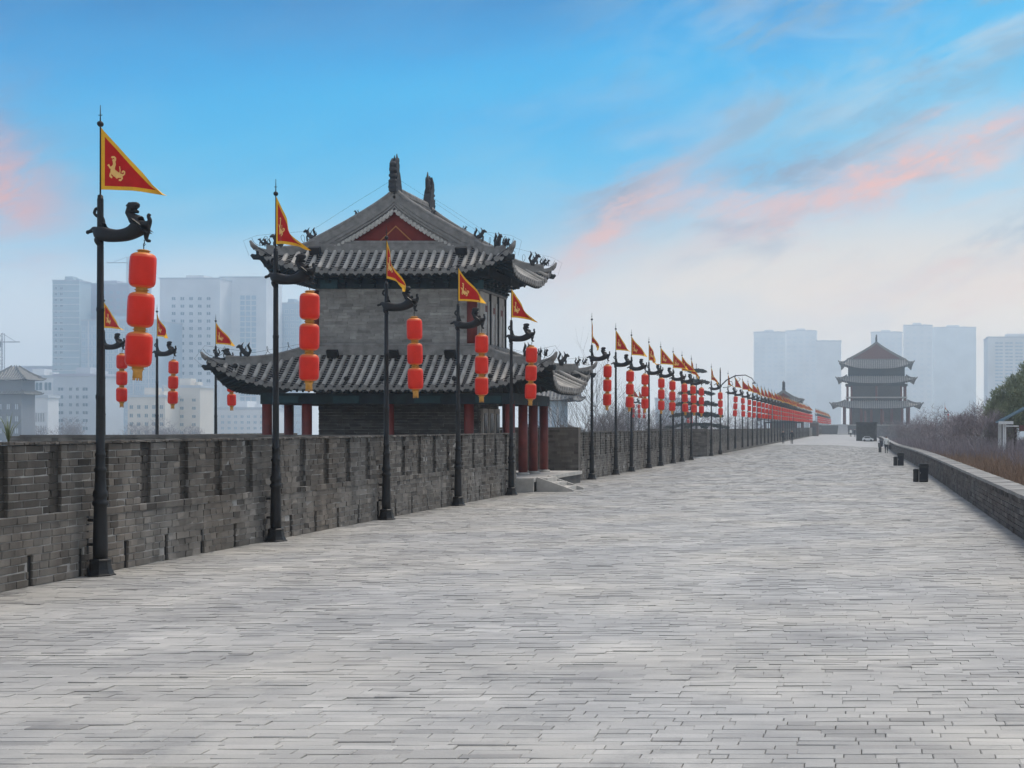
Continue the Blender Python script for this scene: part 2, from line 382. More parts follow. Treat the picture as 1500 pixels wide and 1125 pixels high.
# ------------------------------------------------------------------ ground, rampart
def sheet(name, xs, ys, zfn, m, kind='structure', parent=None, skirt=0):
    X, Y = np.meshgrid(xs, ys); Z = zfn(X, Y); V = np.stack([X, Y, Z], -1).reshape(-1, 3)
    nx = len(xs); F = [(j*nx+i, j*nx+i+1, (j+1)*nx+i+1, (j+1)*nx+i) for j in range(len(ys)-1) for i in range(nx-1)]
    o = obj(name, quad_mesh(name, V, np.array(F), m), parent); o['kind'] = kind; return o
structure(sheet('ground', np.linspace(-1900, 1900, 5), np.linspace(-300, 1950, 5), lambda X, Y: X*0-12, 'cityg'))
b = MB(); b.bb(-11.95, 3.75, -20, 520, -12.01, -.55)
structure(b.build('rampart', ['far_conc']))
pav = obj('pavement', None); pav['kind'] = 'structure'
PY1 = 165.0
sheet('joint_bed', np.linspace(-11.9, 3.7, 12), np.linspace(-6, PY1+1, 40), lambda X, Y: gz(X, Y)-.022, 'joint', 'structure', pav)
sheet('far_paving', np.linspace(-11.9, 3.7, 14), np.linspace(PY1, 520, 120), lambda X, Y: gz(X, Y)+.002, 'paver_far', 'structure', pav)
# pavers: bricks laid across the wall-walk
def make_pavers():
    RW = .126; big = []; small = []
    y = 4.0; row = 0
    while y < PY1:
        x = -11.5-random.random()*.4
        rw = RW*random.uniform(.90, 1.10)
        while x < 3.25:
            l = .40*random.choice((1, 1, 1, .52, .98, 1.05))*random.uniform(.96, 1.04)
            tn = random.gauss(0, .065)
            if random.random() < .05: tn -= .18
            if random.random() < .05: tn += .12
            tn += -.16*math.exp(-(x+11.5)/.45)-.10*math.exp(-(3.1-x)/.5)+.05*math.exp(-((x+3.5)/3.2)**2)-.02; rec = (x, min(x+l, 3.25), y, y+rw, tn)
            vis = (y > 8.7 and x+l > -1262*y/2000 and x < 238*y/2000)
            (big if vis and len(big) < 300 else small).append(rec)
            x += l
        y += rw; row += 1
    return big, small
big, small = make_pavers()
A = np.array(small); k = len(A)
print('pavers', k)
g = np.where(rng.random(k) < .03, .017, .0028)[:, None]     # a few open joints, most tight
g2 = rng.uniform(.0008, .0028, k)
x0, x1, y0, y1 = A[:, 0]+g2, A[:, 1]-g2, A[:, 2]+g[:, 0]*rng.random(k), A[:, 3]-g[:, 0]
X = np.stack([x0, x1, x1, x0], 1)+rng.normal(0, .0014, (k, 4)); Y = np.stack([y0, y0, y1, y1], 1)+rng.normal(0, .0025, (k, 4))
tilt = rng.normal(0, 1, (k, 2)); hz = rng.normal(0, .0022, k)
Zt = hz[:, None]+np.stack([-tilt[:, 0], tilt[:, 0], tilt[:, 0], -tilt[:, 0]], 1)*.0016+np.stack([-tilt[:, 1], -tilt[:, 1], tilt[:, 1], tilt[:, 1]], 1)*.0013
Zt += gz(X, Y)
V = np.zeros((k, 8, 3)); V[:, :4, 0] = X; V[:, 4:, 0] = X; V[:, :4, 1] = Y; V[:, 4:, 1] = Y; V[:, :4, 2] = Zt; V[:, 4:, 2] = Zt-.05
F = (np.array([(0,1,2,3), (0,4,5,1), (2,6,7,3), (1,5,6,2), (3,7,4,0)])[None]+(np.arange(k)*8)[:, None, None]).reshape(-1, 4)
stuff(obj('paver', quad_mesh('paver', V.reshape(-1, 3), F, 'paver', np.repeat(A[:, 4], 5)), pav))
pm = []
for q in range(6):
    c = [(-.5,-.5),(.5,-.5),(.5,.5),(-.5,.5)]
    low = [(x, y, -1) for x, y in c]; mid = [(x, y, -.10) for x, y in c]; top = [(x*.975, y*.93, random.uniform(-.03, .03)) for x, y in c]
    vs = [(x+random.uniform(-.008, .008), y+random.uniform(-.02, .02), z) for x, y, z in low+mid+top]
    fs = [(8,9,10,11)]+[(4+i, 4+(i+1)%4, 8+(i+1)%4, 8+i) for i in range(4)]+[(i, (i+1)%4, 4+(i+1)%4, 4+i) for i in range(4)]
    pm.append(raw_mesh('paver', vs, fs, 'paver'))
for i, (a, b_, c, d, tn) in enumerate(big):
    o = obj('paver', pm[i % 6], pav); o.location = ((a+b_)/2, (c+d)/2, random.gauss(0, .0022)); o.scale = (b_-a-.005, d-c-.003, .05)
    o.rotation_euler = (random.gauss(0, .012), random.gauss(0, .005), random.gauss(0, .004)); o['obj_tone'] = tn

# ------------------------------------------------------------------ left parapet
XF = -11.42; TOP = 1.95
NC = 18; CH = TOP/NC; ZS = [i*CH for i in range(NC+1)]
LEDGE = 9                      # course index of the projecting string course
SLOT_P, SLOT_W = 1.225, .27
def slot_u(u): return ((u-16.92+SLOT_P/2) % SLOT_P)-SLOT_P/2     # distance from nearest dark slot
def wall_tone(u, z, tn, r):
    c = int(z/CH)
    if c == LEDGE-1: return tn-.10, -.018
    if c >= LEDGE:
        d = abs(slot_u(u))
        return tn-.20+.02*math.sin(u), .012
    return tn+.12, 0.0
def lens_left(k):
    if k >= LEDGE: return (.44, .44, .43, .22)
    return (.22, .22, .24, .30, .21, .42)
def parapet(y0, y1, label, nobj, slots=True, mat_='brick', lod=False):
    root = thing('parapet_wall', label, 'wall', (0, 0, 0))
    O = (XF, 0); t = (0, 1); n = (1, 0)
    core = MB(); T = .42
    arr = []; dark = []; drains = MB()
    lo = [z for z in ZS if z <= LEDGE*CH+.001]; hi = [z for z in ZS if z >= LEDGE*CH-.001]
    ks = [16.92+i*SLOT_P for i in range(-14, 200)]; ks = [q for q in ks if y0+.2 < q < y1-.2]
    dr = [q+.62 for q in ks if q+.75 < y1]
    def isdrain(a, b_, z0, z1): return z0 < 3.6*CH and any(a < q+.05 and b_ > q-.05 for q in dr)
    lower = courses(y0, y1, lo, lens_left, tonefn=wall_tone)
    low2 = []
    for br in lower:                                   # bricks are cut round the drain slots
        hit = [q for q in dr if br[0] < q+.05 and br[1] > q-.05 and br[2] < 3.6*CH and br[4] >= 0] if br[2] < 3.6*CH else []
        if not hit: low2.append(br); continue
        q = hit[0]
        if q-.05-br[0] > .03: low2.append((br[0], q-.055, *br[2:]))
        if br[1]-q-.05 > .03: low2.append((q+.055, br[1], *br[2:]))
    arr += low2
    bounds = [y0]+[e for q in ks for e in (q-SLOT_W/2, q+SLOT_W/2)]+[y1]
    for i in range(0, len(bounds), 2):
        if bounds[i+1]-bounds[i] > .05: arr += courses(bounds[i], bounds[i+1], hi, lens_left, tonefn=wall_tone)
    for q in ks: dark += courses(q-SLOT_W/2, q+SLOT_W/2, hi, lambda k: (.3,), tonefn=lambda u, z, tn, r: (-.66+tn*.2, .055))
    # core: mortar just behind the brick faces
    core.bb(XF-T, XF-.10, y0, y1, -.5, TOP-.01)
    e = [y0]+[v for q in dr for v in (q-.06, q+.06)]+[y1]
    for i in range(0, len(e), 2): core.bb(XF-.10, XF-.0115, e[i], e[i+1], -.5, 4*CH)
    core.bb(XF-.10, XF-.0115, y0, y1, 4*CH, LEDGE*CH)
    for i in range(0, len(bounds), 2): core.bb(XF-.10, XF-.0235, bounds[i]+.03, bounds[i+1]-.03, LEDGE*CH, TOP-.012)
    core.build('mortar_core', ['mortar'], root)
    for q in dr: drains.bb(XF-.098, XF-.035, q-.059, q+.059, 0.005, 3.75*CH)  # black panel set in each slot, painted shade of the hole
    stuff(drains.build('drain_slot', ['black_gap'], root))
    # top bed: a course of bricks lying flat across the wall
    top = courses(y0, y1, [TOP, TOP+.045], lambda k: (.12, .22, .12, .11), tonefn=lambda u, z, tn, r: (tn*1.2-.18, -.012))
    vis = sorted([br for br in arr if (br[0] > 18.0)], key=lambda br: br[0])
    ob = vis[:nobj]; sob = set(map(id, ob)); rest = [br for br in arr if id(br) not in sob]
    brick_objects(ob, O, t, n, mat_, root)
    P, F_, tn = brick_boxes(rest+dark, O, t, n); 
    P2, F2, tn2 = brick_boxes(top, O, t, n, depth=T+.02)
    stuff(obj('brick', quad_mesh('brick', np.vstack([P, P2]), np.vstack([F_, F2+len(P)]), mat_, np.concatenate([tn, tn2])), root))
    return root
parapet(6.0, 45.15, 'long grey brick parapet with dark vertical slots running up to the red columned tower', 285)
parapet(55.6, 91.0, 'brick parapet behind the lantern posts just past the two storey tower', 0)
parapet(101.4, 300.0, 'hazy far stretch of brick parapet where the two walkers pass', 0)
b = MB(); b.bb(XF-.42, XF, 300, 520, -.5, 1.9); b.bb(XF-.44, XF+.02, 300, 520, 1.9, 1.96)
tag(b.build('parapet_wall', ['brick']), 'farthest stretch of parapet fading out beyond the brown kiosk', 'wall')

def plain_wall(name, label, u0, u1, O, t, n, zt, T=.42, m='brick', objs=False, cap=True):
    root = thing(name, label, 'wall')
    kc = max(1, round(zt/.108)); zs = [i*zt/kc for i in range(kc+1)]
    arr = courses(u0, u1, zs, lambda k: (.44, .43, .22, .44))
    P, F_, tn = brick_boxes(arr, O, t, n)
    stuff(obj('brick', quad_mesh('brick', P, F_, m, tn), root))
    c = MB(); a0 = Vector((O[0]+t[0]*u0, O[1]+t[1]*u0)); a1 = Vector((O[0]+t[0]*u1, O[1]+t[1]*u1)); nn = Vector(n)
    q = [a0-nn*.01, a1-nn*.01, a1-nn*T, a0-nn*T]
    c.prism([(p.x, p.y, -.5) for p in q], (0, 0, .5+zt-.006)); c.build('mortar_core', ['brick'], root)
    if cap:
        c = MB(); q = [a0+nn*.03, a1+nn*.03, a1-nn*(T+.03), a0-nn*(T+.03)]; c.prism([(p.x, p.y, zt+.004) for p in q], (0, 0, .09)); c.build('coping', ['brick'], root)
    return root
plain_wall('bastion_wall', 'brick end wall standing square to the parapet just behind the red columns', -15.0, -11.44, (0, 55.18), (1, 0), (0, -1), 2.08)
plain_wall('bastion_wall', 'distant brick end wall beside the ninth lantern post past the tower', -16.0, -11.44, (0, 101.2), (1, 0), (0, -1), 1.95)
plain_wall('bastion_wall', 'near edge wall of the bastion that carries the tower, its top just showing over the parapet', -27.3, -12.0, (0, 44.3), (1, 0), (0, -1), 1.84)
plain_wall('bastion_wall', 'outer wall of the tower bastion under the three outlying lantern posts', 44.3, 66, (-27.3, 0), (0, 1), (1, 0), 1.80)
b = MB(); b.bb(-27.75, -11.97, 44, 66, -12, -.02); structure(b.build('bastion_terrace', ['paver_far']))
b = MB(); b.bb(-29.5, -11.97, 91.1, 101.6, -12, -.02); b.bb(-29.6, -12, 101.62, 215, -12, 1.2); structure(b.build('far_bastion', ['far_conc']))

# ------------------------------------------------------------------ right low wall with coping
XR = 3.13; HR = .80
root = thing('low_wall', 'low brown brick wall with pale coping along the right edge of the walkway', 'wall')
zfR = lambda u: gz(XR, u)-.0
kc = 7; zs = [i*HR/kc for i in range(kc+1)]
arr = courses(14, 240, zs, lambda k: (.44, .43, .22, .45), tonefn=lambda u, z, tn, r: (tn-.35 if z > HR*.86 else tn, -.012 if z > HR*.86 else (.014 if z > HR*.7 else 0)))
O, t, n = (XR, 0), (0, 1), (-1, 0)
vis = sorted([a for a in arr if a[0] > 26], key=lambda a: a[0])[:230]; sid = set(map(id, vis))
brick_objects(vis, O, t, n, 'brick_red', root, zf=zfR)
P, F_, tn = brick_boxes([a for a in arr if id(a) not in sid], O, t, n, zf=zfR)
stuff(obj('brick', quad_mesh('brick', P, F_, 'brick_red', tn), root))
sheet('mortar_face', [0, 1], np.linspace(14, 240, 80), lambda X, Y: X*(HR-.01)+gz(XR, Y)-.05*(1-X), 'mortar', 'thing', root)
me = root.children[-1].data
for v in me.vertices: v.co.x = XR+.026
def coping(u0, u1, objs):
    u = u0; cm = []
    for q in range(3):
        vs = [(-.27,-.5,0),(.25,-.5,0),(.25,.5,0),(-.27,.5,0),(-.27,-.49,.075),(.25,-.49,.085),(.25,.49,.085),(-.27,.49,.075)]
        vs = [(x+random.uniform(-.008, .008), y, z+random.uniform(-.004, .004)) for x, y, z in vs]
        cm.append(raw_mesh('coping_stone', vs, [(0,3,2,1),(4,5,6,7),(0,1,5,4),(1,2,6,5),(2,3,7,6),(3,0,4,7)], 'coping'))
    i = 0
    while u < u1:
        l = random.choice((.45, .9, .62, .45)); y = u+l/2
        o = obj('coping_stone', cm[i % 3], root); o.location = (XR+.24, y, HR+float(gz(XR, y))+.002+random.gauss(0, .003)); o.scale = (1, l-.012, 1)
        o.rotation_euler = (math.atan((gz(XR, y+.5)-gz(XR, y-.5))), 0, 0)
        o['obj_tone'] = random.gauss(0, .08); u += l; i += 1
coping(14, 130, True)
sheet('far_coping', [XR-.03, XR+.49], np.linspace(130, 240, 60), lambda X, Y: HR+.08+gz(XR, Y)+X*0, 'coping', 'thing', root)
sheet('back_face', [XR+.46, XR+.47], np.linspace(10, 240, 60), lambda X, Y: np.where(X > XR+.465, -1.2, HR+.0)+gz(XR, Y)*(X < XR+.465), 'brick_red', 'thing', root)

# ------------------------------------------------------------------ skin helper
def skin_mesh(name, V, E, rad, mats, sub=1, smooth=True, root=0):
    me = bpy.data.meshes.new('tmp'); me.from_pydata(V, E, []); o = bpy.data.objects.new('tmp', me); C.objects.link(o)
    sm = o.modifiers.new('s', 'SKIN'); me2 = o.data
    if not me2.skin_vertices: me2.attributes  # layer made by modifier below
    bpy.context.view_layer.objects.active = o
    if len(me.skin_vertices) == 0:
        import bmesh
        bm = bmesh.new(); bm.from_mesh(me); bm.verts.layers.skin.verify(); bm.to_mesh(me); bm.free()
    for i, r in enumerate(rad):
        sv = me.skin_vertices[0].data[i]; sv.radius = (r, r) if not isinstance(r, tuple) else r; sv.use_root = (i == root)
    sm.use_smooth_shade = True
    su = o.modifiers.new('u', 'SUBSURF'); su.levels = sub; su.render_levels = sub
    dg = bpy.context.evaluated_depsgraph_get(); ev = o.evaluated_get(dg)
    out = bpy.data.meshes.new_from_object(ev); out.name = name
    C.objects.unlink(o); bpy.data.objects.remove(o)
    out.materials.clear()
    for m in mats: out.materials.append(MT[m])
    out.polygons.foreach_set('use_smooth', [True]*len(out.polygons)); return out

# ------------------------------------------------------------------ lantern post prototype
def dragon_mesh():
    K = 428.0
    def P(x, y, d=0): return ((x-181)/K, d, (865-y)/K)
    V = []; E = []; Rr = []
    def chain(pts, start=None):
        prev = start
        for x, y, r, *d in pts:
            V.append(P(x, y, d[0] if d else 0)); Rr.append(r*(1.7 if r > 23 else 1.45 if r > 12 else 1.3)/K); i = len(V)-1
            if prev is not None: E.append((prev, i))
            prev = i
        return prev
    chain([(183, 868, 30)]); 
    a = chain([(240, 890, 27), (310, 893, 25), (375, 880, 27)], 0)
    ch = chain([(428, 845, 35)], a); sh = chain([(455, 815, 33)], ch)
    nk = chain([(415, 792, 26), (382, 772, 21), (364, 742, 19), (366, 716, 20)], ch)
    hd = chain([(386, 706, 25)], nk); chain([(412, 697, 17), (430, 700, 11)], hd); chain([(362, 694, 9), (342, 704, 4)], hd)
    chain([(396, 734, 12), (426, 742, 8)], nk)
    chain([(470, 855, 16, .03), (461, 900, 11, .04), (466, 920, 10, .04), (492, 922, 7, .04)], sh)
    chain([(492, 822, 17, -.04), (508, 800, 11, -.05), (494, 768, 9, -.05), (508, 754, 11, -.05)], sh)
    chain([(150, 862, 20, .03), (128, 842, 13, .04), (112, 864, 9, .04), (90, 862, 11, .04), (88, 880, 8, .04)], 0)
    chain([(175, 915, 20, -.03), (168, 935, 13, -.03), (182, 952, 11, -.03), (208, 956, 8, -.03)], 0)
    tl = chain([(193, 835, 14), (200, 795, 9), (188, 760, 8), (160, 770, 8), (142, 748, 8), (152, 720, 8), (178, 716, 8), (196, 738, 7)], 0)
    me = skin_mesh('dragon', V, E, Rr, ['iron'], 2)
    return me
DRAGON = dragon_mesh()
def ear(mb):
    K = 428.0
    mb.tube([((350-181)/K, 0, (865-700)/K+5.08), ((338-181)/K, 0, (865-706)/K+5.08)], [.02, .004], 5)

FW = .055
def flag_parts(idx, droop, amp, ph, length=1.0):
    def ztop(s): return -1.0*s**.93 - droop*s*s
    def zbot(s): return -.92 - .08*s**1.6 - droop*s*s*1.0
    def P(s, t):   # t 0 top edge .. 1 bottom edge
        z = ztop(s)*(1-t)+zbot(s)*t
        x = s*length+.012
        y = amp*math.sin(5.5*s+ph+1.6*t)*s+amp*.5*math.sin(11*s+ph*2-2*t)*s
        return (x, y, z)
    def surf(x, z):
        s = (x-.012)/length; h = ztop(s)-zbot(s); t = (ztop(s)-z)/h if h > 1e-4 else .5
        return P(s, min(1, max(0, t)))
    ns = 18; red = MB(); gold = MB()
    sl = [FW/length]+[FW/length+(0.86-FW/length)*i/ns for i in range(1, ns+1)]
    def tb(s):
        h = ztop(s)-zbot(s); q = FW*1.35/h; return min(q, .46), 1-min(FW/h, .46)
    rows = []
    for s in sl:
        a, b_ = tb(s); rows.append([P(s, a+(b_-a)*j/8) for j in range(9)])
    vs = [p for r in rows for p in r]; nn = 9
    red.add(vs, [(i*nn+j, i*nn+j+1, (i+1)*nn+j+1, (i+1)*nn+j) for i in range(ns) for j in range(nn-1)], 0, True)
    # border: hoist strip, top strip, bottom strip, tip
    hs = [[P(0, j/8) for j in range(9)], [P(sl[0], j/8) for j in range(9)]]
    gold.add([p for r in hs for p in r], [(j, j+1, 9+j+1, 9+j) for j in range(8)], 0, True)
    for top in (0, 1):
        st = []
        for s in sl:
            a, b_ = tb(s); st.append((P(s, 0), P(s, a)) if top else (P(s, b_), P(s, 1)))
        vs = [p for q in st for p in q]; gold.add(vs, [(2*i, 2*i+1, 2*i+3, 2*i+2) for i in range(ns)], 0, True)
    s = sl[-1]; gold.add([P(s, 0), P(s, .5), P(s, 1), P(1.0, 0), P(1.0, .5), P(1.0, 1)], [(0, 1, 4, 3), (1, 2, 5, 4)], 0, True)
    em = MB()
    def stroke(pts, w):
        ws = [q_*1.3 for q_ in w] if isinstance(w, (list, tuple)) else [w*1.3]*len(pts)
        fine = []; 
        for i in range(len(pts)-1):
            for k_ in range(3):
                f = k_/3; fine.append((pts[i][0]*(1-f)+pts[i+1][0]*f, pts[i][1]*(1-f)+pts[i+1][1]*f, ws[i]*(1-f)+ws[i+1]*f))
        fine.append((*pts[-1], ws[-1]))
        for sgn in (-1, 1):
            vs = []
            for i, (x, z, w_) in enumerate(fine):
                a = fine[max(i-1, 0)]; c = fine[min(i+1, len(fine)-1)]; dx, dz = c[0]-a[0], c[1]-a[1]; l = math.hypot(dx, dz) or 1
                for q in (-1, 1):
                    px, pz = x-dz/l*w_/2*q, z+dx/l*w_/2*q; y = surf(px, pz)[1]; vs.append((px, y+sgn*.004, pz))
            em.add(vs, [(2*i, 2*i+1, 2*i+3, 2*i+2) for i in range(len(fine)-1)])
    stroke([(.17,-.455),(.18,-.44),(.205,-.44),(.225,-.46),(.222,-.49),(.20,-.505)], .022)
    stroke([(.185,-.475),(.205,-.50),(.212,-.55),(.19,-.60),(.188,-.65),(.23,-.69),(.29,-.715),(.35,-.725)], [.02,.03,.034,.045,.06,.07,.055,.04])
    stroke([(.195,-.585),(.15,-.60),(.135,-.575),(.118,-.55)], [.03,.022,.016,.026])
    stroke([(.18,-.66),(.155,-.685),(.15,-.72),(.18,-.745)], .022)
    stroke([(.33,-.72),(.345,-.76),(.32,-.785),(.285,-.78)], .022)
    stroke([(.345,-.72),(.385,-.70),(.39,-.67),(.36,-.655),(.335,-.675)], .02)
    stroke([(.30,-.69),(.305,-.64),(.295,-.58)], .012)
    stroke([(.235,-.70),(.24,-.74),(.265,-.755)], .018)
    return red.mesh('flag', ['flag_red']), gold.mesh('border', ['flag_gold']), em.mesh('emblem', ['emblem'])
FLAGS = [flag_parts(0, 0.02, .07, .3), flag_parts(1, .10, .13, 1.6, .96), flag_parts(2, .28, .12, 2.7, .80), flag_parts(3, .04, .10, 4.4, 1.05), flag_parts(4, .16, .15, 5.6, .90), flag_parts(5, .0, .12, 3.6, 1.0), flag_parts(6, .40, .14, 1.1, .66)]

def pole_parts():
    p = MB(); p.lathe([(.100, .24), (.102, .45), (.096, .75), (.088, 1.02), (.11, 1.05), (.112, 1.09), (.086, 1.11), (.086, 1.15), (.105, 1.18), (.10, 1.24), (.082, 1.27), (.072, 1.52), (.086, 1.545), (.086, 1.58), (.068, 1.60), (.066, 1.76), (.074, 1.775), (.074, 1.80), (.062, 1.82), (.058, 2.6), (.065, 2.62), (.065, 2.66), (.055, 2.68), (.050, 3.9), (.056, 3.91), (.056, 3.95), (.048, 3.96), (.044, 5.55), (.036, 5.60)], 12)
    base = MB(); base.lathe([(.205, 0), (.205, .02), (.185, .03), (.155, .10), (.14, .19), (.145, .235), (.125, .25), (.10, .255)], 8, sm=False)
    br = MB()
    br.bb(-.215, -.18, -.02, .02, 0, .92); br.tube([(-.19, 0, .82), (-.04, 0, .82)], .026, 6); br.tube([(-.19, 0, .46), (-.04, 0, .46)], .026, 6)
    br.lathe([(.03, -.02), (.034, 0), (.03, .02)], 6, (-.197, 0, .93))
    sp = MB(); sp.tube([(0, 0, 5.58), (0, 0, 6.7), (0, 0, 6.95)], [.013, .011, .005], 6); sp.tube([(-.028, 0, 6.80), (.028, 0, 6.80)], .006, 5); sp.ell((0, 0, 6.67), (.048, .048, .045)); sp.ell((0, 0, 5.60), (.04, .04, .03))
    return {'pole': p.mesh('pole', ['iron']), 'base': base.mesh('base', ['iron']), 'wall_bracket': br.mesh('wall_bracket', ['iron']), 'finial': sp.mesh('finial', ['iron'])}
PP = pole_parts()
def add_flag(root, v, yaw):
    fr, fb, fe = FLAGS[v % 4]
    f = obj('flag', fr, root, (0, 0, 6.62), yaw); 
    obj('border', fb, f); e = obj('emblem', fe, f); return f
def make_post(loc, label, group, flagv, yaw, lod=0, detail_flag=True):
    r = thing('lantern_post', label, 'lantern post', loc, 0, group)
    obj('pole', PP['pole'], r); obj('finial', PP['finial'], r)
    d = obj('dragon_arm', DRAGON, r, (0, 0, 5.08))
    if lod < 2: obj('base', PP['base'], r); obj('wall_bracket', PP['wall_bracket'], r)
    fr, fb, fe = FLAGS[flagv % 7]
    f = obj('flag', fr, r, (0, 0, 6.62), yaw); obj('border', fb, f)
    if lod < 2: obj('emblem', fe, f)
    return r
# lantern string
lm = MB(); prof = [(.075, .262), (.12, .252), (.158, .228), (.176, .19), (.180, .13), (.181, 0), (.180, -.13), (.176, -.19), (.158, -.228), (.12, -.252), (.075, -.262)]
lm.lathe(prof, 20, rib=.06); lm.m = [1 if q//20 in (0, 1, 9) else 2 if q//20 in (2, 8) else 0 for q in range(200)]+[1, 1]
LB = lm.mesh('lantern', ['red_cloth', 'amber_cloth', 'orange_cloth'])
cm_ = MB(); cm_.lathe([(.072, -.028), (.078, -.024), (.078, .018), (.10, .012), (.06, .03)], 12); CAPT = cm_.mesh('cap', ['gold'])
tm = MB(); tm.lathe([(.065, 0), (.07, -.02), (.062, -.035), (.066, -.13)], 12)
for q in range(10):
    a = q*.63; tm.tube([(.05*math.cos(a), .05*math.sin(a), -.11), (.062*math.cos(a), .062*math.sin(a), -.165)], .008, 4)
TAS = tm.mesh('tassel', ['gold'])
hk = MB(); hk.tube([(0, 0, 0), (.008, 0, -.04), (-.006, 0, -.07), (0, 0, -.11), (.004, 0, -.17)], .007, 5); hk.tube([(0, 0, -.05), (.018, 0, -.065), (.004, 0, -.09)], .006, 5)
HOOK = hk.mesh('hook', ['iron'])
def make_string(loc, label, group, lod=0):
    r = thing('lantern_string', label, 'lanterns', loc, random.uniform(-.3, .3), group)
    r.rotation_euler = (random.gauss(0, .02), random.gauss(0, .022), random.uniform(-.3, .3))
    if lod < 2: obj('hook', HOOK, r)
    z = -.17-.262-.02
    for k in range(3):
        l = obj('lantern', LB, r, (0, 0, z))
        if lod < 2:
            c = obj('cap', CAPT, l, (0, 0, .275)); c2 = obj('cap', CAPT, l, (0, 0, -.275)); c2.rotation_euler = (PI, 0, 0)
        z -= .585
    if lod < 2: obj('tassel', TAS, r, (0, 0, z+.585-.29))
    return r
HK = (.668, .04, 4.955)
def post_and_string(x, y, z, lab_p, lab_s, gp, gs, fv, yaw, lod=0):
    make_post((x, y, z), lab_p, gp, fv, yaw, lod)
    make_string((x+HK[0], y-HK[1], z+HK[2]), lab_s, gs, lod)
XP = -11.24
def dpx(px): return 11.24*2000/(1262-px)
GP, GS = 'lantern posts along the left parapet', 'lantern strings along the left parapet'
near = [
 (147, 'nearest black lantern post with a broad red pennant and dragon arm', 'largest string of three red lanterns hanging from the nearest post', 0, -.1),
 (404, 'second black dragon post, its flag overlapping the left roof corner of the tower', 'string of three red lanterns hanging before the left brick wall of the tower', 1, -.66),
 (566, 'dragon post with a narrow hanging pennant in front of the middle of the tower', 'red lantern string before the middle of the tower roof', 2, -.8),
 (671, 'dragon post with a wide red flag before the right corner of the tower', 'red lantern string before the right end of the lower tower roof', 3, -.5),
 (749, 'last dragon post before the gap, against the end of the near parapet', 'red lantern string hanging in front of the four red columns', 1, -.5),
 (867, 'first dragon post past the tower with its flag hanging edge on', 'first red lantern string past the tower, beside its rear eave', 2, -1.15),
 (902, 'second dragon post past the tower', 'second red lantern string past the tower', 0, -.7),
 (925, 'third dragon post past the tower', 'third red lantern string past the tower', 3, -.6),
 (950.5, 'fourth dragon post past the tower', 'fourth red lantern string past the tower', 4, -.9),
 (967.8, 'fifth dragon post past the tower', 'fifth red lantern string past the tower', 0, -.4),
 (986, 'sixth dragon post past the tower', 'sixth red lantern string past the tower', 3, -.4),
 (999, 'seventh dragon post past the tower', 'seventh red lantern string past the tower', 5, -.5),
 (1012.7, 'eighth dragon post past the tower, last before the distant end wall', 'eighth red lantern string past the tower, in front of the cedar', 2, -.9),
 (1042, 'first dragon post after the distant end wall, close by the scrolled street lamp', 'red lantern string between the distant end wall and the street lamp', 2, -.9),
 (1066.5, 'second dragon post after the distant end wall, under the street lamp arm', 'red lantern string just right of the street lamp pole', 1, -1.1),
 (1077, 'third dragon post after the distant end wall', 'red lantern string third after the distant end wall', 0, -.8),
 (1087.6, 'fourth dragon post after the distant end wall', 'red lantern string fourth after the distant end wall', 3, -.6)]
for px, lp, ls, fv, yaw in near:
    y = dpx(px)
    post_and_string(XP, y, 0, lp, ls, GP, GS, fv, yaw, 0 if px < 900 else (1 if px < 1050 else 2))
y = dpx(1087.6)+6.2
while y < 470:
    if not (296 < y < 330):
        far = y > 330
        post_and_string(XP, y, 0, 'small hazy dragon post beyond the brown kiosk' if far else 'one of the crowded dragon posts receding towards the brown kiosk',
            'small pink hazed lantern string beyond the brown kiosk' if far else 'one of the overlapping red lantern strings receding towards the brown kiosk',
            'far posts beyond the kiosk' if far else 'crowded posts before the kiosk', 'far lantern strings beyond the kiosk' if far else 'crowded lantern strings before the kiosk',
            random.randrange(7), random.uniform(-1.0, -.1), 2)
    y += 6.0*random.uniform(.94, 1.06) if y < 330 else 7.5
for px, d, lp, ls, fv, yaw in [(152, 48.4, 'leftmost of the three outlying dragon posts beyond the parapet', 'lantern string beside the nearest post, hung over the outer bastion wall', 0, -.45),
                     (230, 53, 'middle outlying dragon post with a folded hanging flag', 'lantern string between the largest lanterns and the tower, before the white block', 3, -.72),
                     (316, 57.8, 'outlying dragon post partly behind the left roof tip of the tower', 'lantern string half hidden under the left roof tip of the tower', 3, -.35)]:
    post_and_string((px-1262)*d/2000, d, 0, lp, ls, 'outlying lantern posts on the bastion', 'lantern strings on the bastion edge', fv, yaw, 0 if px < 300 else 1)
for i, (px, d) in enumerate([(920, 165), (928, 170), (936, 175)]):
    post_and_string((px-1262)*d/2000, d, .2, 'small dragon post on the far bastion, seen behind the third post past the tower', 'small pink lantern string on the far bastion, behind the third post past the tower', 'small posts on the far bastion', 'small lantern strings on the far bastion', i, -.4, 2)
for i, (px, d) in enumerate([(1001, 190), (1006, 196)]):
    post_and_string((px-1262)*d/2000, d, -.4, 'small dragon post on the far bastion near the cedar', 'small pink lantern string on the far bastion near the cedar', 'small posts near the cedar', 'small lantern strings near the cedar', i, -.4, 2)
post_and_string((1384-1262)*.134, 268, 0, 'lone hazy lantern post above the dark hedge right of the gate tower', 'lone lantern string above the dark hedge', None, None, 2, -1.3, 2)

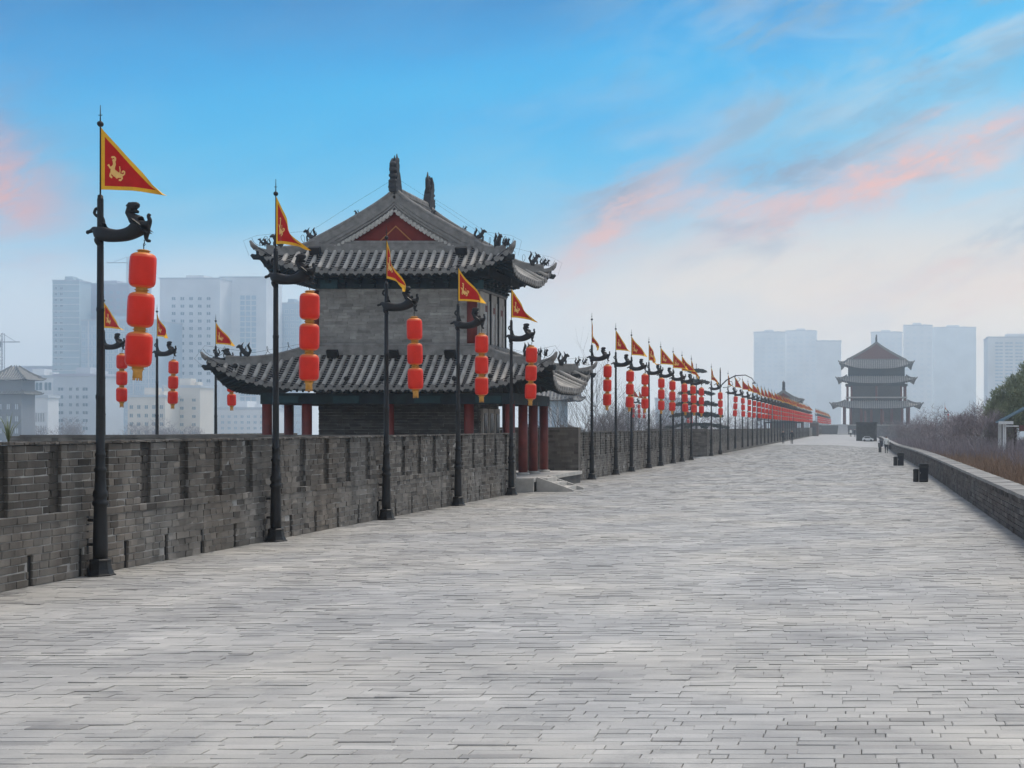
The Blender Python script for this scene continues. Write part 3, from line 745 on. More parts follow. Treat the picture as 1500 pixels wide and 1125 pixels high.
# ------------------------------------------------------------------ street lamp with scrolled arms
r = thing('street_lamp', 'black street lamp with arched scrolled arm amid the lantern posts', 'street lamp', (XP+.02, dpx(1054.7), 0))
m = MB(); m.lathe([(.16, 0), (.16, .3), (.09, .36), (.08, 1.0), (.06, 1.05), (.05, 6.6), (.02, 6.9)], 10); m.build('pole', ['iron'], r)
m = MB(); m.tube([(0, 0, 5.4), (.5, 0, 5.9), (1.2, 0, 6.25), (2.0, 0, 6.3), (2.5, 0, 6.05), (2.7, 0, 5.75)], [.05, .05, .045, .04, .035, .03], 6)
m.tube([(.2, 0, 5.3), (.7, 0, 5.35), (1.0, 0, 5.55), (.9, 0, 5.8), (.65, 0, 5.75)], .025, 5); m.tube([(1.1, 0, 6.2), (1.2, 0, 5.9), (1.45, 0, 5.8), (1.6, 0, 6.0), (1.45, 0, 6.1)], .022, 5)
m.tube([(-.5, 0, 5.5), (-.2, 0, 5.7), (0, 0, 5.5)], .03, 5); m.build('arm', ['iron'], r)
m = MB(); m.lathe([(.03, .12), (.06, .08), (.17, 0), (.16, -.03)], 10, (2.7, 0, 5.65)); m.build('lamp_head', ['iron'], r)

# ------------------------------------------------------------------ tower roofs
def Tk(k, u, w): return [(u, -w), (w, u), (-u, w), (-w, -u)][k]
class Skirt:
    def __init__(s, Ai, Ao, Bi, Bo, zi, ze, lift, E=.15, pw=1.3, sp=4.5):
        s.__dict__.update(Ai=Ai, Ao=Ao, Bi=Bi, Bo=Bo, zi=zi, ze=ze, lift=lift, E=E, pw=pw, sp=sp)
    def dims(s, k): return (s.Ai, s.Ao, s.Bi, s.Bo) if k % 2 == 0 else (s.Bi, s.Bo, s.Ai, s.Ao)
    def pt(s, k, u, v, dz=0, out=0):
        Ui, Uo, Wi, Wo = s.dims(k); xh = Ui+(Uo-Ui)*v; q = min(abs(u)/xh, 1.0)
        e = s.E*v*q**6; z = s.zi+(s.ze-s.zi)*(1-max(0.0,1-v)**s.pw)+s.lift*v*v*q**s.sp*(1 if True else 0)
        x, y = Tk(k, u+math.copysign(e, u)*1.0, Wi+(Wo-Wi)*v+e+out); return (x, y, z+dz)
def half_tube(mb, pts, r, n=5, mi=0, side=None):
    """cover tile row: half round on top of the slope"""
    mb.tube(pts, r, 7, mi, True, True)
def build_skirt(root, sk_, sp=.29, r=.075, detail=2, sides=(0, 1, 2, 3)):
    for k in sides:
        Ui, Uo, Wi, Wo = sk_.dims(k)
        nv = max(3, int(math.hypot(Wo-Wi, sk_.zi-sk_.ze)/.115)) if detail else 4; nu = 28
        m = MB(); vs = []; fs = []
        for j in range(nv):
            for (v, dz) in ((j/nv, .0), ((j+1)/nv, .042)):
                xh = Ui+(Uo-Ui)*v
                for i in range(nu+1): vs.append(sk_.pt(k, xh*(-1+2*i/nu), v, dz))
        w = nu+1
        for q in range(2*nv-1):
            for i in range(nu): fs.append((q*w+i, (q+1)*w+i, (q+1)*w+i+1, q*w+i+1))
        m.add(vs, fs); m.m = [q % 2 for q in range(2*nv-1) for i in range(nu)]; m.build('pan_tiles', ['pan', 'black_gap'], root)['kind'] = 'stuff'  # risers coloured black as the shade between tile courses
        # underside
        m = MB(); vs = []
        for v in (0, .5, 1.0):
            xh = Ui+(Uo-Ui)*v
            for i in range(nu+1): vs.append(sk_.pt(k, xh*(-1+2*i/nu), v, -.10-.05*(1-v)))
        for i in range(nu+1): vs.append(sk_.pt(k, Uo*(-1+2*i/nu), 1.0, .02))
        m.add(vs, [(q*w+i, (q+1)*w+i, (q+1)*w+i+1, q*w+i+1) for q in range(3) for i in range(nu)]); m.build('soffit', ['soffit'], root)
        # rows of cover tiles, end discs, drip tiles
        cnt = int(Uo/sp); joined = MB(); jd = MB(); jt = MB()
        objs = detail == 2 and k in (0, 1)
        for i in range(-cnt, cnt+1):
            u = i*sp
            v0 = max(0.0, (abs(u)-Ui)/(Uo-Ui)) if Uo > Ui else 0
            if v0 > .97: continue
            nn = 7 if detail else 3
            pts = [sk_.pt(k, u, v0+(1-v0)*q/nn, .045) for q in range(nn+1)]
            mb = MB() if objs else joined
            mb.tube(pts, r, 7 if detail else 4, 0)
            if objs: mb.build('cover_tile_row', ['tile'], root)['obj_tone'] = random.gauss(0, .09)
            if detail:
                p = Vector(sk_.pt(k, u, 1.0, .045, .015)); d = Vector(Tk(k, 0, 1)).to_3d()
                md = MB() if objs else jd
                md.tube([p-d*.02, p+d*.025], r*1.22, 10, 0, True, False)
                if objs: md.build('eave_disc', ['ridge'], root)
                u2 = u+sp/2
                if abs(u2) < Uo:
                    p = Vector(sk_.pt(k, u2, 1.0, .03, .0)); s_ = Vector(Tk(k, 1, 0)).to_3d()
                    mt_ = MB() if objs else jt
                    a = sp*.34
                    mt_.prism([p-s_*a+Vector((0,0,.0)), p-s_*a*.8-Vector((0,0,.07)), p-Vector((0,0,.15)), p+s_*a*.8-Vector((0,0,.07)), p+s_*a+Vector((0,0,.0))], d*.03)
                    if objs: mt_.build('drip_tile', ['ridge'], root)
        if joined.v: stuff(joined.build('cover_tile_row', ['tile'], root))
        if jd.v: stuff(jd.build('eave_disc', ['ridge'], root))
        if jt.v: stuff(jt.build('drip_tile', ['ridge'], root))
        # rafters
        if detail:
            m = MB()
            q = -Uo*.93
            while q < Uo*.93:
                v0 = max(.25, (abs(q)-Ui)/(Uo-Ui)+.02)
                if v0 < .9: m.tube([sk_.pt(k, q, v0, -.19), sk_.pt(k, q, .97, -.15)], .04, 4, 0)
                q += .2
            stuff(m.build('rafter', ['beam'], root))
    # hips
    for sx, sy in ((1, -1), (1, 1), (-1, 1), (-1, -1)):
        m = MB(); pts = []
        for q in range(13):
            v = q/12; x = sk_.Ai+(sk_.Ao-sk_.Ai)*v+sk_.E*v; y = sk_.Bi+(sk_.Bo-sk_.Bi)*v+sk_.E*v
            z = sk_.zi+(sk_.ze-sk_.zi)*(1-max(0.0,1-v)**sk_.pw)+sk_.lift*v*v
            pts.append(Vector((sx*x, sy*y, z)))
        hw = .10 if detail else .2
        m.tube([p+Vector((0, 0, .08)) for p in pts], [hw]*13, 4, 0, sm=False)
        m.tube([p+Vector((0, 0, .19 if detail else .3)) for p in pts[:11]], [hw*.8]*11, 4, 0, sm=False)
        m.tube([p+Vector((0, 0, .28 if detail else .4)) for p in pts[:11]], hw*.65, 8, 0)
        e = pts[-1]; d = (pts[-1]-pts[-2]).normalized()
        m.tube([e+Vector((0, 0, .08)), e+d*.12+Vector((0, 0, .15)), e+d*.2+Vector((0, 0, .27))], [hw, hw*.8, hw*.35], 6)
        m.build('hip_ridge', ['ridge'], root)
        if detail:
            m = MB(); dd = Vector((sx, sy, 0)).normalized()
            bp = e-Vector((0, 0, .20))-dd*.1
            m.tube([bp-dd*.8-Vector((0,0,.1)), bp, bp+dd*.16+Vector((0, 0, -.02)), bp+dd*.26+Vector((0, 0, .05))], [.10, .11, .10, .045], 8)
            m.build('corner_beam', ['teal' if sx > 9 else 'soffit'], root)
            for q, sc in ((8, 1.25), (10, .7), (11, .6)):
                p = pts[q]+Vector((0, 0, .26)); make_beast(root, p, dd, sc)
            if detail == 2:
                m = MB(); w = []
                for q in range(60):
                    f = q/59; i = f*11.9; a = int(i); fr = i-a; p = pts[min(a, 11)].lerp(pts[min(a+1, 12)], fr)
                    an = f*5*2*PI; w.append(p+Vector((0, 0, .42))+dd*math.cos(an)*.16+Vector((0, 0, math.sin(an)*.2)))
                m.tube(w, .008, 3, 0); stuff(m.build('curled_wire', ['iron'], root))
def make_beast(root, p, d, sc):
    """small crouching ridge beast: body, raised head, upright tail"""
    m = MB(); P = lambda a, h: p+d*a*sc+Vector((0, 0, h*sc))
    m.tube([P(-.10, 0), P(-.09, .12), P(0, .18), P(.08, .30)], [.07*sc, .085*sc, .07*sc, .05*sc], 6)
    m.tube([P(.04, .30), P(.12, .33), P(.19, .29)], [.05*sc, .055*sc, .025*sc], 6)
    m.tube([P(.07, .0), P(.08, .14), P(.04, .20)], [.028*sc, .03*sc, .04*sc], 5)
    m.tube([P(-.12, .05), P(-.19, .22), P(-.12, .36), P(-.16, .44)], [.03*sc, .04*sc, .035*sc, .01*sc], 5)
    m.tube([P(.06, .34), P(.0, .44)], [.025*sc, .006*sc], 4); m.tube([P(-.02, .2), P(-.07, .34)], [.03*sc, .006*sc], 4)
    m.build('ridge_beast', ['beast'], root)
def chiwen(root, x, y, z, sy, sc=1.0, mat_='beast'):
    """ridge-end dragon: thick head biting the ridge, body rising to a curled tail"""
    m = MB()
    prof = [(.34, 0), (.36, .28), (.22, .36), (.20, .55), (.28, .75), (.25, .98), (.12, 1.12), (.02, 1.2), (-.02, 1.1), (.06, .98), (.02, .80), (-.10, .66), (-.20, .42), (-.26, .2), (-.28, 0)]
    pts = [(x-.13*sc, y+sy*a*sc, z+h*sc) for a, h in prof]
    m.prism(pts, (.26*sc, 0, 0))
    for h in (.15, .35, .55, .75, .95):
        m.ell((x, y+sy*(.28 if h < .8 else .22)*sc, z+h*sc), (.17*sc*(1.1-h*.35), .1*sc, .1*sc)); m.ell((x, y-sy*.12*sc*(1.2-h), z+(h+.08)*sc), (.15*sc*(1.15-h*.5), .1*sc, .09*sc))
    m.tube([(x, y-sy*.08*sc, z+.6*sc), (x, y-sy*.16*sc, z+1.0*sc), (x, y-sy*.12*sc, z+1.38*sc)], [.10*sc, .085*sc, .012*sc], 7)
    m.tube([(x, y+sy*.1*sc, z+1.0*sc), (x, y+sy*.12*sc, z+1.28*sc)], [.07*sc, .012*sc], 6)
    m.build('ridge_dragon', [mat_], root)
def gable_roof(root, sk_, zr, bg, detail=2, sp=.29, r=.075, gred='gable_red'):
    """upper part of a hip-and-gable roof; ridge along y"""
    Ai = sk_.Ai; zi = sk_.zi
    def z_at(x): f = abs(x)/Ai; return zr+(zi-zr)*(f**.84)
    for s in (1, -1):
        m = MB(); vs = []; nv = 18; w = 2
        for j in range(nv):
            for f, dz in ((j/nv, 0), ((j+1)/nv, .028)):
                for y in (-bg, bg): vs.append((s*f*Ai, y, z_at(f*Ai)+dz))
        m.add(vs, [(q*2, q*2+1, q*2+3, q*2+2) for q in range(2*nv-1)]); stuff(m.build('pan_tiles', ['pan'], root))
        joined = MB(); q = -bg+.12
        while q < bg:
            pts = [(s*Ai*f/8, q, z_at(Ai*f/8)+.045) for f in range(9)]
            if detail == 2 and s == 1:
                mb = MB(); mb.tube(pts, r, 7); mb.build('cover_tile_row', ['tile'], root)['obj_tone'] = random.gauss(0, .08)
            else: joined.tube(pts, r, 5)
            q += sp
        if joined.v: stuff(joined.build('cover_tile_row', ['tile'], root))
    # main ridge
    m = MB(); m.bb(-.13, .13, -bg, bg, zr-.1, zr+.10); m.bb(-.10, .10, -bg, bg, zr+.1, zr+.30); m.tube([(0, -bg, zr+.34), (0, bg, zr+.34)], .10, 8)
    for h in (.12, .22): m.bb(-.125, .125, -bg, bg, zr+h, zr+h+.025)
    m.build('main_ridge', ['ridge'], root)
    for s in (-1, 1): chiwen(root, 0, s*(bg-.12), zr+.22, s, 1.0 if detail else 1.6)
    # gable end ridges, bargeboards, red gable
    for e in (-1, 1):
        y = e*bg
        for s in (1, -1):
            m = MB(); pts = [Vector((s*Ai*f/12, y-e*.06, z_at(Ai*f/12))) for f in range(13)]
            pts.append(Vector((s*(Ai+.28), y-e*.06, zi-.10)))
            m.tube([p+Vector((0, 0, .10)) for p in pts], .13, 4, 0, sm=False); m.tube([p+Vector((0, 0, .22)) for p in pts], .10, 4, 0, sm=False); m.tube([p+Vector((0, 0, .31)) for p in pts], .085, 8)
            m.build('gable_ridge', ['ridge'], root)
            pp = pts[-1]+Vector((0, 0, .3))
            if detail: make_beast(root, pp, Vector((s, 0, 0)), 1.1)
            if detail == 2: make_beast(root, pts[6]+Vector((0, 0, .36)), Vector((s, 0, 0)), .45)
            for (a, b_, yy) in ((.02, .14, .05), (.15, .24, .03), (.26, .34, .0)):    # stepped bargeboard bands
                m = MB(); vs = []
                for f in range(13):
                    x = Ai*f/12*(1.0); z = z_at(x)
                    if f == 0: pass
                    for dz in (-a, -b_):
                        for yo in (yy, yy-.12): vs.append((s*x, y+e*yo, z+dz))
                fs = []
                for f in range(12):
                    o_ = f*4; fs += [(o_, o_+4, o_+6, o_+2), (o_+2, o_+6, o_+7, o_+3), (o_+1, o_+3, o_+7, o_+5), (o_, o_+1, o_+5, o_+4)]
                m.add(vs, fs); m.build('bargeboard', ['ridge'], root)
            if detail:
                joined = MB()
                for q in range(1, 21):
                    x = Ai*q/20*.98; z = z_at(x)-.40
                    m = MB() if (detail == 2 and e == -1) else joined
                    m.prism([(s*x-.085, y+e*.03, z+.07), (s*x-.075, y+e*.03, z-.03), (s*x, y+e*.03, z-.09), (s*x+.075, y+e*.03, z-.03), (s*x+.085, y+e*.03, z+.07)], (0, -e*.05, 0))
                    m.tube([(s*x-.07*s, y-e*.02, z+.085), (s*x-.07*s, y+e*.07, z+.07)], .055, 8)
                    if m is not joined: m.build('gable_drip_tile', ['tile_pale'], root)
                if joined.v: stuff(joined.build('gable_drip_tile', ['tile_pale'], root))
        m = MB(); y1 = e*(bg-.16); h = zi+.16
        pts = [(Ai*f/6, y1, z_at(Ai*f/6)-.32) for f in range(6) if z_at(Ai*f/6)-.32 > h]
        half = [(x, y_, z) for x, y_, z in pts]; poly = [(-x, y_, z) for x, y_, z in reversed(half[1:])]+half
        xm = Ai*.80; poly = [(-xm, y1, h)]+poly+[(xm, y1, h)]
        if e > 0: poly = poly[::-1]
        m.prism(poly, (0, -e*.05, 0)); m.build('gable_board', [gred], root)
        if detail:
            m = MB(); a = zr-1.36
            for s in (1, -1): m.prism([(0, y1+e*.012, a+.42), (s*.62, y1+e*.012, h+.02), (s*.56, y1+e*.012, h+.02), (0, y1+e*.012, a+.37)], (0, e*.02, 0))
            m.build('ochre_chevron', ['ochre'], root)
        # ridge band closing the foot of the gable
        m = MB(); yb = e*sk_.Bi
        m.bb(-Ai, Ai, min(yb-e*.16, yb+e*.26), max(yb-e*.16, yb+e*.26), zi-.22, zi-.08); m.bb(-Ai*.985, Ai*.985, min(yb-e*.14, yb+e*.20), max(yb-e*.14, yb+e*.20), zi-.078, zi+.02); m.bb(-Ai*.97, Ai*.97, min(yb-e*.14, yb+e*.14), max(yb-e*.14, yb+e*.14), zi+.022, zi+.10); m.tube([(-Ai*.97, yb+e*.06, zi+.14), (Ai*.97, yb+e*.06, zi+.14)], .08, 8)
        m.build('foot_ridge', ['ridge'], root)

def ring_beam(root, a, b_, z0, z1, th, m='beam', name='eave_beam'):
    for (x0, x1, y0, y1) in ((-a, a, -b_, -b_+th), (-a, a, b_-th, b_), (a-th, a, -b_+th, b_-th), (-a, -a+th, -b_+th, b_-th)):
        q = MB(); q.bb(x0, x1, y0, y1, z0, z1); q.build(name, [m], root)
def wall_tower(cx, cy, label, detail=2, mirror=False):
    r = thing('watch_tower', label, 'tower', (cx, cy, 0))
    # platform
    p = MB(); p.bb(-5.10, 5.30, -3.90, 3.9, -.3, .34); p.build('platform', ['dark_brick'], r)
    q = MB(); q.bb(-5.16, 5.36, -3.96, 3.96, .34, .47); q.build('platform_edge', ['stone'], r)
    q = MB(); q.bb(4.65, 5.34, -3.945, -3.85, 0, .34); q.build('corner_stone', ['stone'], r)
    if detail:
        # stair on the walkway side
        for i in range(3):
            q = MB(); q.bb(5.36, 5.36+.34*(3-i), -3.45, -1.98, .0+i*.15, .15+i*.15); q.build('step', ['stone'], r)
        for y in (-3.62, -1.97):
            q = MB(); q.prism([(5.37, y, 0), (6.62, y, 0), (6.62, y, .06), (5.37, y, .50)], (0, .16, 0)); q.build('stair_side', ['stone'], r)
    # columns
    xs = (-4.2, -2.82, 0.02, 2.78, 4.2); ys = (-2.55, -.75, .78, 2.45)
    spots = [(x, -2.55) for x in xs]+[(x, 2.45) for x in xs]+[(4.2, y) for y in ys[1:3]]+[(-4.2, y) for y in ys[1:3]]
    cm2 = MB(); cm2.lathe([(.165, .47), (.165, 3.1)], 14); cmesh = cm2.mesh('column', ['column'])
    bm2 = MB(); bm2.lathe([(.24, .47), (.24, .50), (.22, .55), (.17, .56)], 14); bmesh_ = bm2.mesh('column_base', ['stone'])
    for x, y in spots:
        c = obj('column', cmesh, r, (x, y, 0))
        if detail: obj('column_base', bmesh_, c)
    ring_beam(r, 4.36, 2.72, 2.98, 3.36, .32)
    q = MB(); q.bb(-4.0, 4.0, -2.4, 2.3, 3.12, 3.3); q.build('porch_ceiling', ['soffit'], r)
    if detail:
        for x in (-3.5, -1.4, 1.4, 3.5):
            q = MB(); q.box((x, -2.735, 3.14), (.9, .02, .24)); q.build('painted_panel', ['teal'], r)
    # ground floor room
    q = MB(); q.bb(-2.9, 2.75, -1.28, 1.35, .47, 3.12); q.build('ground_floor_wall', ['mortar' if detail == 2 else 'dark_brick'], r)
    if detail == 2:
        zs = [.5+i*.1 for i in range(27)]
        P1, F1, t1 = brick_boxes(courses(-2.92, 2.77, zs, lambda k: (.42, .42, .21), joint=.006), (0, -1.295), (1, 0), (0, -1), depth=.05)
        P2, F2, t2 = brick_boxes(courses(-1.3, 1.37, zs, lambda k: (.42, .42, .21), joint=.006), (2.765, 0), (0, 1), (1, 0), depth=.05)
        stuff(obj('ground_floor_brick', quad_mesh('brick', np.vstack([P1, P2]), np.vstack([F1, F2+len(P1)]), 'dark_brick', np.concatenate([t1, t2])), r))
    for y in (-.72, .1, .9):
        q = MB(); q.box((2.80, y, 1.9), (.10, .64, 1.9)); w = q.build('window', ['panel'], r)
        if detail:
            q = MB(); q.box((2.86, y, 1.9), (.03, .36, 1.55)); q.build('pane', ['glassd'], w)
    # first storey above the lower roof
    q = MB(); q.bb(-2.9, 2.85, -1.62, 1.62, 3.1, 7.5); q.build('upper_wall', ['mortar' if detail == 2 else 'tower_brick'], r)
    if detail == 2:
        zs = [4.86+i*.105 for i in range(21)]
        fr = courses(-2.88, 2.46, zs, lambda k: (.44, .44, .45, .22), joint=.007)
        brick_objects(fr[:300], (0, -1.64), (1, 0), (0, -1), 'tower_brick', r, depth=.05, name='brick')
        if len(fr) > 300:
            P1, F1, t1 = brick_boxes(fr[300:], (0, -1.64), (1, 0), (0, -1), depth=.05); stuff(obj('upper_brick', quad_mesh('brick', P1, F1, 'tower_brick', t1), r))
    for x in (2.62, -2.95):
        q = MB(); q.lathe([(.19, 4.7), (.19, 7.0)], 12, (x, -1.58, 0)); q.build('corner_post', ['column'], r)
    # side bays with slit windows
    for i, y in enumerate((-1.02, .02, 1.06)):
        q = MB(); q.bb(2.86, 2.93, y-.50, y+.50, 4.86, 6.98); w = q.build('side_panel', ['panel'], r)
        if detail:
            for yy in (y-.40, y+.18):
                q = MB(); q.bb(2.93, 2.97, yy, yy+.22, 4.9, 6.7); q.build('pilaster', ['panel'], w)
            q = MB(); q.bb(2.932, 2.95, y-.17, y+.17, 5.0, 6.3); q.build('slit_window', ['glassd'], w)
            q = MB(); q.bb(2.934, 2.96, y-.17, y+.17, 6.302, 6.52); q.build('lintel', ['pinkwood'], w)
            q = MB(); q.bb(2.93, 3.0, y+.50, y+.54, 4.86, 6.98); q.build('seam', ['black_gap'], w)
    q = MB(); q.bb(2.87, 3.02, -1.62, 1.62, 6.98, 7.05); q.build('cornice', ['ridge'], r)
    ring_beam(r, 3.0, 1.80, 7.06, 7.5, .2)
    ring_beam(r, 3.35, 2.10, 7.42, 7.72, .25, 'soffit', 'bracket_course')
    if detail:
        q = MB()
        for k in range(4):
            n_ = 12 if k % 2 == 0 else 7; ext = 3.1 if k % 2 == 0 else 1.8; wd = 1.82 if k % 2 == 0 else 3.02
            for i in range(n_):
                u = -ext+2*ext*(i+.5)/n_
                for (o1, zz, sz) in ((.06, 7.15, .13), (.14, 7.28, .17), (.22, 7.40, .2)):
                    x, y = Tk(k, u, wd+o1/2); q.box((x, y, zz), (sz if k % 2 == 0 else o1*2, o1*2 if k % 2 == 0 else sz, .09))
        stuff(q.build('eave_bracket', ['beam'], r))
        for x in (-2.3, 2.95):
            q = MB(); q.box((x, -1.93 if x < 0 else -1.95, 7.18), (.34 if x > 0 else .6, .06, .30)); q.build('teal_board', ['teal'], r)
    # roofs
    lower = Skirt(2.93, 5.70, 1.68, 3.25, 4.84, 3.50, .92, .16, 1.15, 5)
    build_skirt(r, lower, .29 if detail else .5, .078 if detail else .13, detail)
    for (x0, x1, y0, y1) in ((-3.0, 3.0, -1.96, -1.70), (-3.0, 3.0, 1.70, 1.96), (2.95, 3.12, -1.68, 1.68), (-3.12, -2.95, -1.68, 1.68)):
        q = MB(); q.bb(x0-.03*(x1-x0 > 1), x1+.03*(x1-x0 > 1), y0, y1, 4.70, 4.86); q.bb(x0, x1, y0+.03, y1-.03, 4.862, 4.93); cxm, cym = (x0+x1)/2, (y0+y1)/2
        if x1-x0 > 1: q.bb(x0, x1, cym-.08, cym+.08, 4.932, 5.02); q.tube([(x0, cym, 5.06), (x1, cym, 5.06)], .07, 8)
        else: q.bb(cxm-.07, cxm+.07, y0, y1, 4.932, 5.02); q.tube([(cxm, y0, 5.06), (cxm, y1, 5.06)], .07, 8)
        q.build('wall_foot_ridge', ['ridge'], r)
    upper = Skirt(2.72, 4.22, 1.85, 2.88, 8.50, 7.50, .72, .15, 1.15, 5)
    build_skirt(r, upper, .29 if detail else .5, .078 if detail else .13, detail)
    gable_roof(r, upper, 10.20, 1.95, detail)
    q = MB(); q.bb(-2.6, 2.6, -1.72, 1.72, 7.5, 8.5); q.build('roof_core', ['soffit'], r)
    if detail == 2:
        for (sk_, zo, n_) in ((lower, .0, 9), (upper, .0, 0)):
            # cable looping along the eave, round lamps on it
            q = MB(); pts = [Vector(sk_.pt(0, sk_.Ao*(-1+2*i/60), 1.0, .12+.05*math.sin(i*1.1), .03)) for i in range(61)]; q.tube(pts, .012, 4); q.build('eave_cable', ['iron'], r)
            for i in range(n_):
                u = sk_.Ao*(-.86+1.72*i/(n_-1)); pt_ = sk_.pt(0, u, .96, .30); q = MB(); q.ell(pt_, (.085, .085, .09), 10); q.tube([Vector(pt_)-Vector((0, 0, .25)), pt_], .015, 4); q.build('eave_lamp', ['iron'], r)
        for sk_, us in ((lower, (-2.1, 2.0, -.0)), (upper, (-2.6, 2.45))):
            for u in us:
                p = Vector(sk_.pt(0, u, .28 if sk_ is lower else .5, .22)); q = MB(); q.box(p+Vector((0, 0, .10)), (.38, .14, .26), mtx=Matrix.Rotation(.5, 3, 'X')); q.box(p-Vector((.08, 0, .06)), (.03, .05, .2)); q.box(p+Vector((.08, 0, -.06)), (.03, .05, .2)); q.build('floodlight', ['iron'], r)
        # thin bare conductor from ridge to corners
        q = MB()
        for s in (-1, 1):
            for e in (-1, 1): q.tube([(0, e*1.8, 10.95), (s*1.4, e*1.9, 10.05), (s*2.9, e*2.0, 9.05), (s*4.35, e*3.0, 8.75), (s*4.75, e*3.15, 8.55), (s*4.6, e*3.05, 8.05)], .004, 3)
            for e in (-1, 1): q.tube([(s*2.9, e*1.7, 5.2), (s*4.6, e*2.7, 4.75), (s*5.95, e*3.4, 4.95), (s*6.25, e*3.5, 4.5), (s*5.9, e*3.4, 4.15)], .005, 3)
        stuff(q.build('conductor_wire', ['iron'], r))
    return r
TW = wall_tower(-16.35, 49.75, 'grey two storey tower with upturned tiled roofs and red gable behind the near parapet', 2)
TW2 = wall_tower(-17.6, 309, 'small hazy tower roof rising behind the far lantern strings', 0)

# ------------------------------------------------------------------ far gate tower
def gate_tower():
    cx, cy = 4.3, 400; r = thing('gate_tower', 'large hazy three roofed gate tower closing the far end of the walkway', 'gate tower', (cx, cy, 0))
    q = MB(); q.bb(-17, 17, -9, 9, -3, 2.55); q.build('podium', ['far_conc'], r)
    q = MB(); q.bb(-17.2, 17.2, -9.2, 9.2, 2.56, 2.8); q.build('podium_edge', ['stone'], r)
    for x in (-9.6, 9.4):
        q = MB(); q.prism([(x-1.3, -9.2, 2.6), (x+1.3, -9.2, 2.6), (x+1.5, -15.5, -.1), (x-1.5, -15.5, -.1)], (0, 0, .25)); q.build('ramp', ['stone'], r)
    cmm = MB(); cmm.lathe([(.42, 2.8), (.42, 8.1)], 10); cme = cmm.mesh('column', ['column'])
    for y in (-6.6, 6.6):
        for x in (-9.3, -7.4, -4.4, -1.5, 1.5, 4.4, 7.4, 9.3): obj('column', cme, r, (x, y, 0))
    q = MB(); q.bb(-7.5, 7.5, -4.6, 4.6, 2.8, 8); q.build('ground_floor_wall', ['dark_brick'], r)
    s1_ = Skirt(9.0, 12.7, 5.8, 9.3, 9.6, 7.4, 1.5, .6, 1.2, 3.5); build_skirt(r, s1_, .62, .17, 0)
    cmm = MB(); cmm.lathe([(.32, 9), (.32, 14.4)], 8); cme2 = cmm.mesh('gallery_column', ['column'])
    for y in (-5.4, 5.4):
        for x in (-8.4, -7.2, 0, 7.2, 8.4): obj('gallery_column', cme2, r, (x, y, 0))
    q = MB(); q.bb(-6.9, 6.9, -4.4, 4.4, 8, 14.6); q.build('middle_wall', ['dark_brick'], r)
    q = MB(); q.bb(-8.9, 8.9, -5.9, 5.9, 10.5, 10.85); q.build('gallery_floor', ['panel'], r)
    ring_beam(r, 9.0, 6.0, 14.0, 14.6, .4)
    s2_ = Skirt(8.6, 11.0, 5.6, 8.0, 16.8, 14.7, 1.5, .6, 1.2, 3.5); build_skirt(r, s2_, .62, .17, 0)
    q = MB(); q.bb(-8.2, 8.2, -5.2, 5.2, 14.6, 19.5); q.build('top_wall', ['beam'], r)
    s3_ = Skirt(8.2, 10.2, 5.2, 7.0, 21.6, 18.9, 2.0, .6, 1.2, 3.5); build_skirt(r, s3_, .62, .17, 0)
    gable_roof(r, s3_, 26.6, 5.2, 0, .62, .17, 'pinkwood')
    for x in (-3.2, 1.9):
        q = MB(); q.lathe([(.2, 0), (.3, .4), (.3, 3), (.1, 3.4)], 8, (x, -9.0, 3.4)); q.build('hanging_banner', ['pinkwood'], r)
gate_tower()

# ------------------------------------------------------------------ people
def person(loc, label, jacket, bag=None, stride=.22, face=1, h=1.72, hair='beast', lean=0.0):
    """face=+1 towards the camera (-y)"""
    k = h/1.75; f = -face
    V = []; E = []; Q = []
    def c(pts, start=None):
        pr = start
        for x, y, z, r in pts:
            V.append((x*k, y*k*f if False else y*k*(-f)*-1, z*k)); Q.append(r*k); i = len(V)-1
            if pr is not None: E.append((pr, i))
            pr = i
        return pr
    pv = c([(0, 0, .94, .145)])
    wst = c([(0, .0, 1.10, .13), (0, .0, 1.28, .155)], pv); nk = c([(0, 0, 1.43, .115), (0, .01, 1.51, .055)], wst); hd = c([(0, .01, 1.60, .088), (0, .02, 1.68, .085)], nk)
    sh = len(V)-4
    for s in (-1, 1):
        c([(s*.17, 0, 1.40, .062), (s*.235, -.02, 1.20, .052), (s*.25, s*stride*.35, .98, .042), (s*.25, s*stride*.6, .86, .036), (s*.245, s*stride*.7, .79, .034)], sh)
        c([(s*.095, 0, .86, .098), (s*.10, s*stride*.5, .50, .070), (s*.10, s*stride*.9-.04, .12, .048), (s*.10, s*stride*.9-.02, .045, .048), (s*.10, s*stride*.9+.13, .035, .04)], pv)
    me = skin_mesh('person', V, E, Q, [jacket, 'bin', 'skin', hair], 1)
    mi = []
    for p in me.polygons:
        z = p.center.z/k
        if z > 1.66 or (z > 1.57 and p.center.y*1 < -.03): mi.append(3)
        elif z > 1.47: mi.append(2)
        elif abs(p.center.x)/k > .2 and z < .84 and z > .7: mi.append(2)
        elif z > .90 or abs(p.center.x)/k > .205: mi.append(0)
        else: mi.append(1)
    me.polygons.foreach_set('material_index', mi)
    o = obj('person', me, None, loc, 0 if face < 0 else PI); tag(o, label, 'person')
    m = MB(); m.ell((0, .10*k, 1.63*k), (.012, .02, .018), 6); m.build('nose', ['skin'], o)
    for s in (-1, 1):
        m = MB(); m.ell((s*.086*k, .01*k, 1.63*k), (.012, .022, .03), 6); m.build('ear', ['skin'], o)
    return o
MT['skin'] = mat('skin', (.42, .24, .17), .6, .05)
MT['navy'] = mat('dark_navy_cloth', (.012, .014, .022), .8, .2)
MT['cream'] = mat('cream_jacket', (.78, .78, .74), .8, .08)
